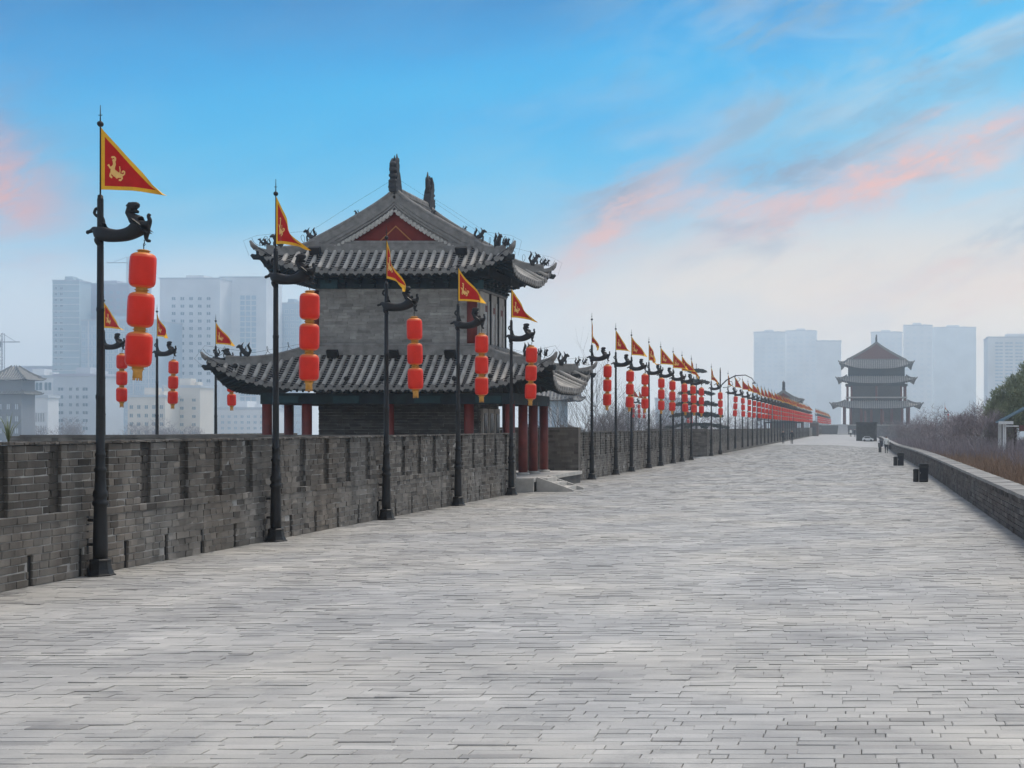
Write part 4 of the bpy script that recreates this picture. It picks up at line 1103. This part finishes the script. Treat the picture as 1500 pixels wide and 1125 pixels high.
person((-10.1, 176, 0), 'person in dark clothes walking nearer the parapet, left of the pair', 'navy', stride=.2, face=1)
person((-8.85, 173.5, 0), 'person in dark clothes walking on the open side of the pair', 'navy', stride=.25, face=1, h=1.78)
py = 130; pz = float(gz(2.35, py))
person((2.36, py, pz), 'person in white jacket walking away beside the low wall', 'cream', stride=.18, face=-1, h=1.68)
m = MB(); m.bb(-.11, .11, -.22, .22, 0, .42); m.tube([(0, -.1, .42), (0, -.05, .56), (0, .05, .56), (0, .1, .42)], .012, 5)
tag(m.build('shoulder_bag', ['navy'], None, (2.36+.37, py-.05, pz+.38)), 'dark bag hanging at the right side of the person in white', 'bag')
m = MB(); m.bb(-.14, .14, -.1, .1, .07, .6); m.tube([(-.1, .08, .6), (-.1, .08, .95), (.1, .08, .95), (.1, .08, .6)], .012, 5); m.lathe([(.035, -.02), (.035, .02)], 8, (-.1, 0, .035)); m.lathe([(.035, -.02), (.035, .02)], 8, (.1, 0, .035))
tag(m.build('suitcase', ['bin'], None, (1.78, py+1.5, pz)), 'dark upright case left of the person in white', 'suitcase')
person((-2.35, 296, 0), 'tiny person in pale top by the foot of the gate tower ramp', 'cream', face=1, h=1.7)
person((-1.45, 292, 0), 'tiny person in dark clothes left of the black shelter', 'navy', face=1, h=1.75)

# ------------------------------------------------------------------ bins
def bin_pair(x, y, z, lab1, lab2, sc=1.0):
    r = thing('litter_bin', lab1, 'bin', (x, y, z), 0, 'litter bins by the low wall')
    m = MB()
    for i in range(4): pass
    m.bb(-.18, .18, -.17, .17, .05, .60); m.build('body', ['bin'], r)
    m = MB(); m.bb(-.20, .20, -.19, .19, .60, .64); m.bb(-.19, .19, -.18, .18, .64, .71); m.bb(-.17, .17, -.16, .16, .71, .735); m.build('lid', ['bin'], r)
    m = MB(); m.bb(-.12, .12, -.186, -.181, .655, .695); m.build('slot', ['black_gap'], r)
    m = MB(); m.bb(-.155, .155, -.178, -.17, .10, .56); m.build('door', ['navy'], r)
    m = MB(); m.bb(-.145, -.13, -.192, -.178, .34, .40); m.build('handle', ['steel'], r)
    m = MB(); m.bb(-.17, .17, -.16, .16, 0, .05); m.build('plinth', ['black_gap'], r)
    r = thing('ash_bin', lab2, 'ash bin', (x-.30, y+.18, z), 0, 'small bins by the low wall')
    m = MB(); m.lathe([(.105, 0), (.115, .02), (.115, .44), (.125, .45), (.125, .49), (.06, .52)], 14); m.build('body', ['bin'], r)
    m = MB(); m.lathe([(.09, .521), (.085, .53)], 12); m.build('ash_tray', ['steel'], r)
bin_pair(2.47, 54.3, float(gz(2.47, 54)), 'nearest dark square litter bin at the foot of the low wall', 'small round bin beside the nearest litter bin')
bin_pair(2.25, 78.6, float(gz(2.25, 78)), 'second dark square litter bin, between the nearest one and the person in white', 'small round bin beside the second litter bin')
bin_pair(2.5, 172, float(gz(2.5, 172)), 'distant dark litter bin near the bend of the low wall', 'distant small round bin near the bend of the low wall')

# ------------------------------------------------------------------ dark shelter, cart, kiosk
r = thing('shelter', 'black boxy shelter with dark opening before the gate tower', 'shelter', (.85, 232, 0))
m = MB(); m.bb(-1.75, -1.6, -1, 1.5, -.3, 2.75); m.build('side_panel', ['dark_brick'], r); m = MB(); m.bb(1.6, 1.75, -1, 1.5, -.3, 2.75); m.build('side_panel', ['dark_brick'], r)
m = MB(); m.bb(-1.6, 1.6, 1.35, 1.5, -.3, 2.75); m.build('back_panel', ['dark_brick'], r); m = MB(); m.bb(-1.85, 1.85, -1.1, 1.6, 2.75, 2.95); m.build('roof', ['bin'], r)
r = thing('electric_cart', 'small white cart parked in front of the black shelter', 'cart', (1.05, 228.5, -.28))
m = MB(); m.prism([(-.95, -.5, .18), (.95, -.5, .18), (.98, -.5, .45), (.6, -.5, .55), (.25, -.5, .85), (-.5, -.5, .85), (-.9, -.5, .55)], (0, 1.0, 0)); m.build('body', ['white'], r)
m = MB(); m.prism([(.52, -.51, .56), (.22, -.51, .80), (-.45, -.51, .80), (-.7, -.51, .56)], (0, .008, 0)); m.build('window', ['glassd'], r)
for x in (-.55, .55):
    for y in (-.48, .48): m = MB(); m.tube([(x, y-.05, .18), (x, y+.05, .18)], .18, 12, 0, True, False); m.build('wheel', ['black_gap'], r)
r = thing('kiosk', 'brown kiosk standing against the parapet where the lanterns pale', 'kiosk', (-11.0, 318, 0))
m = MB(); m.bb(-1.0, 1.0, -1.2, 1.2, -.1, 3.0); m.build('wall', ['kiosk'], r); m = MB(); m.prism([(-1.2, -1.4, 3.0), (1.2, -1.4, 3.0), (0.9, -1.4, 3.3), (0, -1.4, 3.6), (-.9, -1.4, 3.3)], (0, 2.8, 0)); m.build('roof', ['ridge'], r)
m = MB(); m.bb(-.5, .5, -1.23, -1.2, 0, 2.2); m.build('door', ['bin'], r)

# ------------------------------------------------------------------ vegetation
def bare_tree(loc, h, label, mat_='twig', seed=1, levels=4, spread=.6, n0=5, r0=None, group=None, up=.35, name='bare_tree', fan=3):
    rd = random.Random(seed); tr = MB(); cr_ = MB()
    r0 = r0 or h*.014
    def grow(p, d, l, r, lv):
        n = 3; pts = [p]; q = p.copy(); dd = d.copy()
        for i in range(n):
            dd = (dd+Vector((rd.gauss(0, .13), rd.gauss(0, .13), rd.gauss(0, .08)+.04))).normalized(); q = q+dd*l/n; pts.append(q.copy())
        rs = [r*(1-.55*i/n) for i in range(n+1)]
        (tr if lv >= levels-1 else cr_).tube(pts, rs, 5 if lv >= levels-1 else 3, 0, False)
        if lv <= 0: return
        for i in range(fan+(1 if lv > 1 else 0)):
            a = rd.uniform(0, 2*PI); s = pts[rd.randint(1, n)] if i else pts[-1]
            nd = (dd+Vector((math.cos(a)*spread, math.sin(a)*spread, up*rd.uniform(.2, 1)))).normalized()
            grow(s.copy(), nd, l*rd.uniform(.55, .85), r*.5, lv-1)
    H0 = h*.33
    for i in range(n0 if n0 > 1 else 1):
        a = 2*PI*i/max(n0, 1)+rd.random()
        if n0 == 1: d = Vector((0, 0, 1)); grow(Vector((0, 0, 0)), d, H0, r0, levels)
        else: d = Vector((math.cos(a)*.5, math.sin(a)*.5, 1)).normalized(); grow(Vector((math.cos(a)*.1, math.sin(a)*.1, 0)), d, H0, r0*.6, levels-1)
    r = thing(name, label, 'tree' if name != 'bare_shrub' else 'shrub', loc, 0, group)
    if tr.v: tr.build('trunk', [mat_], r)
    if cr_.v: stuff(cr_.build('crown', [mat_], r))
    return r
def px(x, d): return (x-1262)*d/2000
for i, (x, d, h, lab) in enumerate([(846, 120, 20, 'bare tree just right of the tower rear eave'), (884, 128, 22, 'bare tree behind the first and second posts past the tower'),
        (915, 150, 24, 'bare tree behind the third post past the tower'), (962, 165, 23, 'bare tree behind the fifth post past the tower'), (1000, 185, 21, 'bare tree left of the cedar'), (1045, 210, 20, 'bare tree behind the street lamp')]):
    bare_tree((px(x, d), d, -12), h, lab, seed=10+i, levels=5, n0=1, fan=3, spread=.55, r0=.22)
def mass_tree(loc, w, h, label, m='twig_mauve', n=2600, seed=3, name='tree', twig=.5, trunk=True, group=None, fl=None, leaf=(.03, .5), cat=None):
    """dense crown of many small slender faces, irregular clumps"""
    rg = np.random.default_rng(seed); k = 9
    cc = np.stack([rg.uniform(-.33, .33, k)*w, rg.uniform(-.3, .3, k)*w, rg.uniform(.35, .86, k)*h], 1); cr2 = rg.uniform(.14, .30, k)*w
    ci = rg.integers(0, k, n); d = rg.normal(0, 1, (n, 3)); d /= np.linalg.norm(d, axis=1)[:, None]
    p = cc[ci]+d*(cr2[ci]*rg.random(n)**.42)[:, None]*np.array([1, 1, .85])
    p[:, 2] = np.clip(p[:, 2], .05*h, None)
    dr = rg.normal(0, 1, (n, 3)); dr[:, 2] = np.abs(dr[:, 2])+.4; dr /= np.linalg.norm(dr, axis=1)[:, None]
    sd = np.cross(dr, rg.normal(0, 1, (n, 3))); sd /= np.linalg.norm(sd, axis=1)[:, None]
    ln = rg.uniform(.5, 1.3, n)[:, None]*leaf[1]; wd = rg.uniform(.5, 1.2, n)[:, None]*leaf[0]
    V = np.stack([p-sd*wd, p+sd*wd, p+sd*wd*.3+dr*ln, p-sd*wd*.3+dr*ln], 1).reshape(-1, 3); F = np.arange(4*n).reshape(-1, 4)
    r = thing(name, label, cat or name.split('_')[-1], loc, 0, group)
    stuff(obj('crown', quad_mesh('crown', V, F, m), r))
    if trunk:
        t = MB(); t.tube([(0, 0, 0), (.02*w, 0, .3*h), (-.01*w, .02*w, .6*h)], [.035*w, .025*w, .012*w], 7)
        for q in range(5): t.tube([(0, 0, .3*h+q*.03*h), tuple(cc[q])], [.014*w, .004*w], 4)
        t.build('trunk', ['twig'], r)
    return r
for i, (x, d, w, h, lab) in enumerate([(890, 240, 16, 17, 'grey bare crown low behind the first posts past the tower'), (955, 250, 18, 18, 'grey bare crown behind the fifth post past the tower'), (1022, 270, 15, 16.5, 'grey bare crown right of the cedar'), (1080, 300, 18, 16.5, 'grey bare crown behind the crowded posts'),
        (70, 380, 17, 16.5, 'rounded grey bare crown before the white colonnade'), (215, 400, 18, 15.5, 'low grey bare crown before the cream block'), (260, 410, 20, 14.5, 'low grey bare crown right of the cream block'), (820, 200, 9, 15, 'grey bare crown seen between the tower and its rear wall')]):
    mass_tree((px(x, d), d, -12), w, h, lab, 'twig_mauve', 5200, 30+i, 'bare_tree', leaf=(.05, 1.1), cat='tree')
# cedar: layered horizontal boughs
def cedar(loc, h, label):
    r = thing('cedar_tree', label, 'tree', loc); t = MB(); t.tube([(0, 0, 0), (0, 0, h)], [.35, .04], 8); t.build('trunk', ['twig'], r)
    rg = np.random.default_rng(5); V = []
    for z in np.linspace(.45*h, .96*h, 9):
        L_ = (1-(z/h))*h*.42+.7
        for a in np.arange(0, 2*PI, .62)+rg.random():
            n = 130; s = rg.random(n)**.7; px_ = np.cos(a)*s*L_+rg.normal(0, .28, n)*(1.2-s); py_ = np.sin(a)*s*L_+rg.normal(0, .28, n)*(1.2-s); pz_ = z+s*.15*L_-s*s*.25*L_+rg.normal(0, .05, n)
            for q in range(n):
                e = rg.normal(0, .14, 3); e[2] *= .4; f = rg.normal(0, .06, 3); p0 = np.array([px_[q], py_[q], pz_[q]]); V += [p0-e-f, p0+e-f, p0+e+f, p0-e+f]
    V = np.array(V); stuff(obj('crown', quad_mesh('crown', V, np.arange(len(V)).reshape(-1, 4), 'leaf_dark'), r))
cedar((px(1020, 180), 180, -12), 22.5, 'dark layered cedar behind the eighth post past the tower')
# right bank
bank = sheet('bank', [XR+.47, 5, 12, 40, 110], np.concatenate([np.linspace(5, 240, 30)]), lambda X, Y: -.12-.9*ss(X, 3, 3.7)*0+.3*ss(X, 4, 12)+gz(np.clip(X, -10, 3), Y), 'earth')
structure(bank)
def undergrowth(name, label, n, xr, yr, h, m, seed, w=.012, zoff=0, clump=0, lean=.25):
    rg = np.random.default_rng(seed)
    y = yr[0]+(yr[1]-yr[0])*rg.random(n)**1.3; x = xr[0]+(xr[1]-xr[0])*rg.random(n)**1.2*(.5+.5*y/yr[1])
    if clump: x += np.sin(y*1.7)*.25
    hh = h*rg.uniform(.35, 1.1, n)*(0.75+.35*np.sin(x*2.3+y*.9)*np.sin(y*.55+x))
    z = gz(np.clip(x, -10, 3), y)-.1+zoff
    a = rg.random(n)*2*PI; dx = np.cos(a)*w; dy = np.sin(a)*w; lx = rg.normal(0, lean, n)*hh; ly = rg.normal(0, lean, n)*hh
    P0 = np.stack([x, y, z], 1); S_ = np.stack([dx, dy, 0*dx], 1); T_ = np.stack([lx, ly, hh], 1); K_ = P0+T_*.55+rg.normal(0, .04, (n, 3))
    V = np.stack([P0-S_, P0+S_, K_+S_*.8, K_-S_*.8, K_-S_*.8, K_+S_*.8, P0+T_+S_*.3, P0+T_-S_*.3], 1).reshape(-1, 3)
    F = np.arange(8*n).reshape(-1, 4); o = obj(name, quad_mesh(name, V, F, m)); stuff(o); o['label'] = label; return o
undergrowth('undergrowth', 'russet dry stems growing thickly behind the low wall', 34000, (3.75, 9.5), (24, 95), .95, 'rust_leaf', 3, .013)
undergrowth('undergrowth', 'dull mauve dry shrubs behind the russet stems', 30000, (3.9, 24), (80, 190), 1.5, 'twig_mauve', 5, .024)
undergrowth('undergrowth', 'grey twiggy growth deep behind the low wall', 18000, (7.0, 24), (50, 110), 1.3, 'twig_mauve', 6, .016)
# hedge masses
for i, (x, d, w, h, lab) in enumerate([(1330, 210, 7, 3.1, 'dark clipped bare hedge nearest the gate tower'), (1365, 205, 8, 3.0, 'dark clipped bare hedge under the lone lantern post'), (1400, 150, 6, 3.4, 'shaggy dark bare shrub right of the lone lantern post'), (1427, 130, 6, 4.0, 'taller grey bare shrub before the leafy tree'), (1452, 110, 6, 3.6, 'dark shrub at the foot of the leafy tree')]):
    mass_tree((px(x, d), d, -.3), w*1.35, h, lab, 'twig_mauve', 5200, 50+i, 'bare_shrub', leaf=(.022, .55), trunk=False, cat='shrub')
def leafy(loc, w, h, label, seed, n=6000):
    return mass_tree(loc, w, h, label, 'leaf', n, seed, 'leafy_tree', leaf=(.05, .26), cat='tree')
leafy((px(1486, 112), 112, 0), 4.6, 6.6, 'pale green leafy tree over the blue roofed shelter', 71, 9000)
leafy((px(1530, 106), 106, 0), 6.4, 7.6, 'taller leafy tree at the right edge behind the blue roof', 72, 9000)
leafy((px(1464, 118), 118, 0), 3.0, 4.2, 'low leafy bush left of the blue roofed shelter', 73, 3000)
for i, (x, y_, h, lab) in enumerate([(1447, 105, 6.0, 'slender leaning sprig of leaves left of the leafy tree')]):
    t = bare_tree((px(x+14, y_), y_, 0), h, lab, seed=91, levels=4, n0=3, fan=3, r0=.05)
# small twigs and plant on the near parapet
for i, (x, d, h, lab) in enumerate([(118, 40, 3.2, 'bare twigs poking up behind the parapet right of the nearest post'), (362, 43.0, 3.3, 'bare leaning twigs left of the tower column'), (432, 56, 3.4, 'bare twigs seen between the left tower columns'), (300, 43, 2.6, 'short bare twigs behind the parapet under the outlying posts')]):
    bare_tree((px(x, d), d, 0 if d > 44 else -1), h if d > 44 else h+.6, lab, seed=60+i, levels=3, n0=4, fan=2, r0=.02, name='bare_shrub', up=.8, spread=.35)
r = thing('tufted_plant', 'green tufted plant sprouting on top of the parapet at its left end', 'plant', (-11.62, 18.6, TOP+.04))
for k in range(16):
    a = random.uniform(0, 2*PI); l = random.uniform(.2, .42); le = random.uniform(.1, .6); m = MB()
    pts = [(0, 0, 0), (math.cos(a)*l*le*.4, math.sin(a)*l*le*.4, l*.6), (math.cos(a)*l*le, math.sin(a)*l*le, l)]
    m.tube(pts, [.008, .007, .001], 4, 0, flat=.4); m.build('blade', ['plantgreen' if 'plantgreen' in MT else 'leaf'], r)

# ------------------------------------------------------------------ blue roofed shelter on the right
d = 92; r = thing('open_shelter', 'open shelter with blue sheet roof and white posts at the right edge', 'shelter', (px(1464, d), d, 0))
m = MB(); m.add([(-.1, -1.6, 2.52), (5, -1.6, 5.2), (5, 1.6, 5.2), (-.1, 1.6, 2.52), (-.1, -1.6, 2.46), (5, -1.6, 5.14), (5, 1.6, 5.14), (-.1, 1.6, 2.46)], [(0, 1, 2, 3), (7, 6, 5, 4), (0, 4, 5, 1), (3, 2, 6, 7), (0, 3, 7, 4)])
for q in range(10):
    y = -1.6+q*.35; m.tube([(-.1, y, 2.53), (5, y, 5.21)], .025, 4)
m.build('roof', ['blueroof'], r)
m = MB(); m.bb(-.22, .75, -1.75, -1.62, 2.36, 2.56); m.build('fascia', ['white'], r)
m = MB(); m.bb(.25, 1.1, -1.7, -1.6, 2.20, 2.28); m.build('rail', ['white'], r)
for x in (.12, .24, 3.2):
    for y in (-1.5, 1.5): m = MB(); m.bb(x-.05, x+.05, y-.05, y+.05, -.2, 2.4+.35*x); m.build('post', ['white'], r)
m = MB(); m.bb(1.2, 4.5, -1.3, -1.2, 1.9, 2.3); m.build('side_board', ['pinkwood'], r)

# ------------------------------------------------------------------ city
winm = {}
def window_mesh(glass, frame):
    key = (glass, frame)
    if key not in winm:
        m = MB(); m.box((0, .06, 0), (.84, .06, .84), mi=0); 
        for (x, z, w, h) in ((0, .46, 1, .08), (0, -.46, 1, .08), (.46, 0, .08, .84), (-.46, 0, .08, .84), (0, 0, .06, .84)): m.box((x, -.02, z), (w, .16, h), mi=1)
        winm[key] = m.mesh('window', [glass, frame])
    return winm[key]
MT['city_glass'] = mat('city_glass', (.15, .24, .30), .25, .3, .05, .5)
MT['city_glass_pale'] = mat('city_glass_pale', (.42, .55, .64), .3, .2, .05, .5)
for nm, c in (('cw_white', (.80, .81, .82)), ('cw_blue', (.50, .60, .68)), ('cw_grey', (.58, .62, .66)), ('cw_lilac', (.52, .53, .60)), ('cw_cream', (.74, .68, .60)), ('cw_dark', (.22, .23, .25)), ('cw_teal', (.50, .60, .64)), ('cw_mist', (.95, .95, .94)), ('cw_mistb', (.84, .88, .90))):  # mist tones carry distance haze in the wall colour itself
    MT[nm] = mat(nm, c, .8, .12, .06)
def block(label, x0, x1, yt, D, m, cols=0, rows=0, win=(.55, .55), glass='city_glass', frame='cw_white', depth=None, wx=None, wy=None, roof=True, bands=0, fins=0, group=None, cat='building', name='apartment_block', grid=None):
    s = D/2000; X0, X1 = (x0-1262)*s, (x1-1262)*s; zt = 2.2+(625-yt)*s; w = X1-X0; dp = depth or min(w*.8, 30); cx = (X0+X1)/2
    r = thing(name, label, cat, (cx, D+dp/2, -12), 0, group); H = zt+12
    q = MB(); q.bb(-w/2, w/2, -dp/2, dp/2, 0, H); q.build('wall', [m], r)
    q = MB(); q.bb(-w/2-.3, w/2+.3, -dp/2-.3, dp/2+.3, H+.02, H+.9); q.build('roof', ['cw_grey' if m != 'cw_grey' else 'cw_lilac'], r)
    if roof:
        q = MB(); q.bb(-w*.18, w*.12, -dp*.2, dp*.2, H+.92, H+3.4); q.bb(w*.2, w*.3, -dp*.1, dp*.2, H+.92, H+2.2); q.build('plant_room', [m], r)
    if cols:
        a, b_ = wx or (x0, x1); A_ = (a-1262)*s-cx; B_ = (b_-1262)*s-cx; t0, t1 = wy or (yt+6, 640); Z0 = 2.2+(625-t0)*s+12; Z1 = 2.2+(625-t1)*s+12
        cw_, rh = (B_-A_)/cols, (Z0-Z1)/rows; me = window_mesh(glass, frame)
        for i in range(cols):
            for j in range(rows):
                o = obj('window', me, r, (A_+cw_*(i+.5), -dp/2-.05, Z0-rh*(j+.5))); o.scale = (cw_*win[0], 1, rh*win[1])
    if bands:
        for i in range(bands):
            z = H-(H-6)*(i+.5)/bands; q = MB(); q.bb(-w/2-.12, w/2+.12, -dp/2-.5, -dp/2+.02, z-.28, z+.28); q.build('balcony_band', ['cw_white'], r)
    if fins:
        for i in range(fins):
            x = -w/2+w*(i+.5)/fins; q = MB(); q.bb(x-.25, x+.25, -dp/2-.55, -dp/2+.01, 4, H); q.build('fin', [frame], r)
    return r
block('tall glass tower with white balcony lines left of the nearest post', 77, 116, 412, 830, 'cw_teal', 2, 26, (.6, .5), glass='city_glass', wx=(78, 94), bands=24)
block('broad lilac grey tower rising just behind the nearest post', 114, 190, 417, 850, 'cw_lilac', 7, 20, (.5, .45), glass='city_glass_pale', frame='cw_grey', wx=(118, 188))
block('blue glass block in front of the lilac tower', 119, 229, 470, 790, 'cw_blue', 14, 15, (.82, .78), glass='city_glass_pale', frame='cw_white', fins=5)
C1 = block('broad white tower with a grid of small square windows', 234, 322, 409, 820, 'cw_white', 5, 19, (.5, .48), wx=(248, 312), wy=(432, 640), glass='city_glass', frame='cw_white')
block('pale right wing of the white tower with a blue glass stripe', 322, 390, 407, 835, 'cw_white', 3, 24, (.8, .8), wx=(351, 376), wy=(432, 620), glass='city_glass_pale', frame='cw_blue', roof=False)
block('faint pale tower between the second post and the tower roof', 407, 441, 445, 860, 'cw_blue', 4, 18, (.7, .6), glass='city_glass_pale', frame='cw_white')
block('glass fronted low block left of the grey block', 20, 79, 553, 520, 'cw_white', 4, 1, (.9, .85), wx=(24, 77), wy=(558, 574), roof=True, name='office_block')
block('grey block with small paired windows beside the nearest post', 78, 150, 551, 500, 'cw_grey', 0, 0, name='office_block')
D_ = 499.6
for (a, b_, c0, lab) in ((84, 94, 1, ''), (101, 106, 1, ''), (111, 116, 1, ''), (120, 130, 1, '')):
    me = window_mesh('city_glass', 'cw_grey')
    par = [o for o in bpy.data.objects if o.get('label', '').startswith('grey block with small paired')][0]
    for j in range(6):
        y = 570+j*11.5; o = obj('window', me, par); o.location = (((a+b_)/2-1262)*.25-par.location.x, -(par.location.y-500)-.06, 2.2+(625-y)*.25+12); o.scale = ((b_-a)*.22, 1, 1.3)
block('narrow low white block with tall colonnade', 36, 70, 583, 420, 'cw_white', 7, 2, (.5, .8), wx=(40, 66), wy=(602, 640), name='colonnade_building', roof=False, glass='cw_dark', frame='cw_white')
block('cream block with square windows left of the tower bastion', 187, 242, 582, 470, 'cw_cream', 5, 4, (.5, .5), wy=(590, 640), glass='city_glass', frame='cw_cream')
block('taller cream white block under the middle outlying post', 240, 293, 568, 480, 'cw_cream', 3, 5, (.35, .4), wy=(580, 640), glass='city_glass', frame='cw_cream')
block('low pale blue block behind the left tower roof tip', 293, 388, 600, 520, 'cw_white', 10, 4, (.55, .5), wy=(606, 640), glass='city_glass_pale')
block('grey long low block on the skyline at the far left', 18, 92, 538, 900, 'cw_lilac', 0, 0, roof=False)
block('small light block between the lilac tower and cream block', 150, 190, 590, 560, 'cw_blue', 5, 4, (.6, .5), wy=(596, 640), glass='city_glass_pale')
# tiered roof brick building at the left edge
r = thing('tiered_building', 'grey brick building with curved tiled roof at the left edge', 'building', (px(2, 360), 366, -12))
m = MB(); m.bb(-3.4, 3.4, -3, 3, 0, 26.5); m.build('wall', ['cw_dark'], r)
s_ = Skirt(.6, 5.2, .6, 4.4, 30.2, 26.6, .5, .2, 1.3, 5); build_skirt(r, s_, .7, .16, 0)
s_ = Skirt(3.4, 4.6, 3.0, 4.2, 23.6, 22.8, .3, .2, 1.3, 5); build_skirt(r, s_, .7, .16, 0)
for j in range(4):
    for i in range(3):
        o = obj('window', window_mesh('cw_grey', 'cw_dark'), r, (-2.2+2.2*i, -3.06, 19.5-3.2*j)); o.scale = (1.1, 1, 1.7)
# far towers to the right
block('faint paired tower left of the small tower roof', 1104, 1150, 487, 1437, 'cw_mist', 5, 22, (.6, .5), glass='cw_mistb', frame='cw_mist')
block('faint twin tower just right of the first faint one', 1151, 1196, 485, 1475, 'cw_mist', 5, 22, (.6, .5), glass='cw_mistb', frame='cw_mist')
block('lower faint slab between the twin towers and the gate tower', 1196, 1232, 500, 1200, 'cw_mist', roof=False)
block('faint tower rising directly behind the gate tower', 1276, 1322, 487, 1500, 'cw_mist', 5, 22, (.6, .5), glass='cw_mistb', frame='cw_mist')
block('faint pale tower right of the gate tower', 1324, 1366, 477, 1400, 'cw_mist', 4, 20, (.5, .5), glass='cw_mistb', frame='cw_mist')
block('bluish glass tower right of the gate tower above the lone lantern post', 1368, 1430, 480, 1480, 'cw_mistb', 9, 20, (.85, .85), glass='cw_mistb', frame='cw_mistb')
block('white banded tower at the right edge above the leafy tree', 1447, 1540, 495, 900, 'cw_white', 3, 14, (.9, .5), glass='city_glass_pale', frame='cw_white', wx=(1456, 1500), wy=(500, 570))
block('faint slab low behind the bare trees past the tower', 960, 1010, 585, 700, 'cw_grey', roof=False)
# traditional hall between tower and its rear wall
r = thing('traditional_hall', 'pale hazy hall with tiled eaves seen between the tower eave and the bare tree', 'hall', (px(803, 170), 170, -12))
m = MB(); m.bb(-2.0, 2.0, -2, 2, 0, 17.6); m.build('wall', ['cw_blue'], r)
for i in range(5): m = MB(); m.bb(-1.9+i*.85, -1.65+i*.85, -2.1, -2.0, 14.2, 16.6); m.build('column', ['cw_white'], r)
s_ = Skirt(1.5, 3.6, 1.5, 3.2, 19.0, 17.4, .4, .2, 1.3, 5); build_skirt(r, s_, .5, .13, 0)
s_ = Skirt(2.0, 3.5, 2.0, 3.3, 14.0, 13.2, .4, .2, 1.3, 5); build_skirt(r, s_, .5, .13, 0)
# cranes
def crane(x, yt, D, side, label, jib=22):
    s = D/2000; z = 2.2+(625-yt)*s; r = thing('tower_crane', label, 'crane', (px(x, D), D, -12)); H = z+12
    m = MB()
    for a in (-.7, .7):
        for b_ in (-.7, .7): m.tube([(a, b_, 0), (a, b_, H)], .14, 4)
    for q in range(int(H/3)): m.tube([(-.7, -.7, q*3), (.7, -.7, q*3+3)], .08, 3); m.tube([(.7, -.7, q*3), (-.7, -.7, q*3+3)], .08, 3)
    m.build('mast', ['cw_dark'], r)
    m = MB(); m.tube([(-side*jib*.3, 0, H-4), (side*jib, 0, H-4)], .3, 4); m.tube([(-side*jib*.3, 0, H-4), (0, 0, H), (side*jib*.8, 0, H-4)], .12, 4); m.build('jib', ['cw_dark'], r)
    m = MB(); m.box((-side*jib*.28, 0, H-5.2), (3, 2, 2.2)); m.build('counterweight', ['cw_dark'], r)
crane(3, 488, 620, 1, 'hazy crane at the left edge above the tiered roof', 8)
crane(188, 376, 900, -1, 'faint crane above the lilac tower', 14)

# ------------------------------------------------------------------ haze: one closed box of even pale air
hm = bpy.data.materials.new('haze_air'); hm.use_nodes = True; ht = hm.node_tree; ht.nodes.clear()
ho = ht.nodes.new('ShaderNodeOutputMaterial'); hv = ht.nodes.new('ShaderNodeVolumePrincipled')
hv.inputs['Color'].default_value = (.88, .94, .985, 1); hv.inputs['Density'].default_value = .0008; hv.inputs['Anisotropy'].default_value = .82
ht.links.new(hv.outputs[0], ho.inputs['Volume'])
m = MB(); m.bb(-2100, 2100, -350, 2000, -13, 113); hz_ = m.build('haze', [hm]); hz_['kind'] = 'stuff'
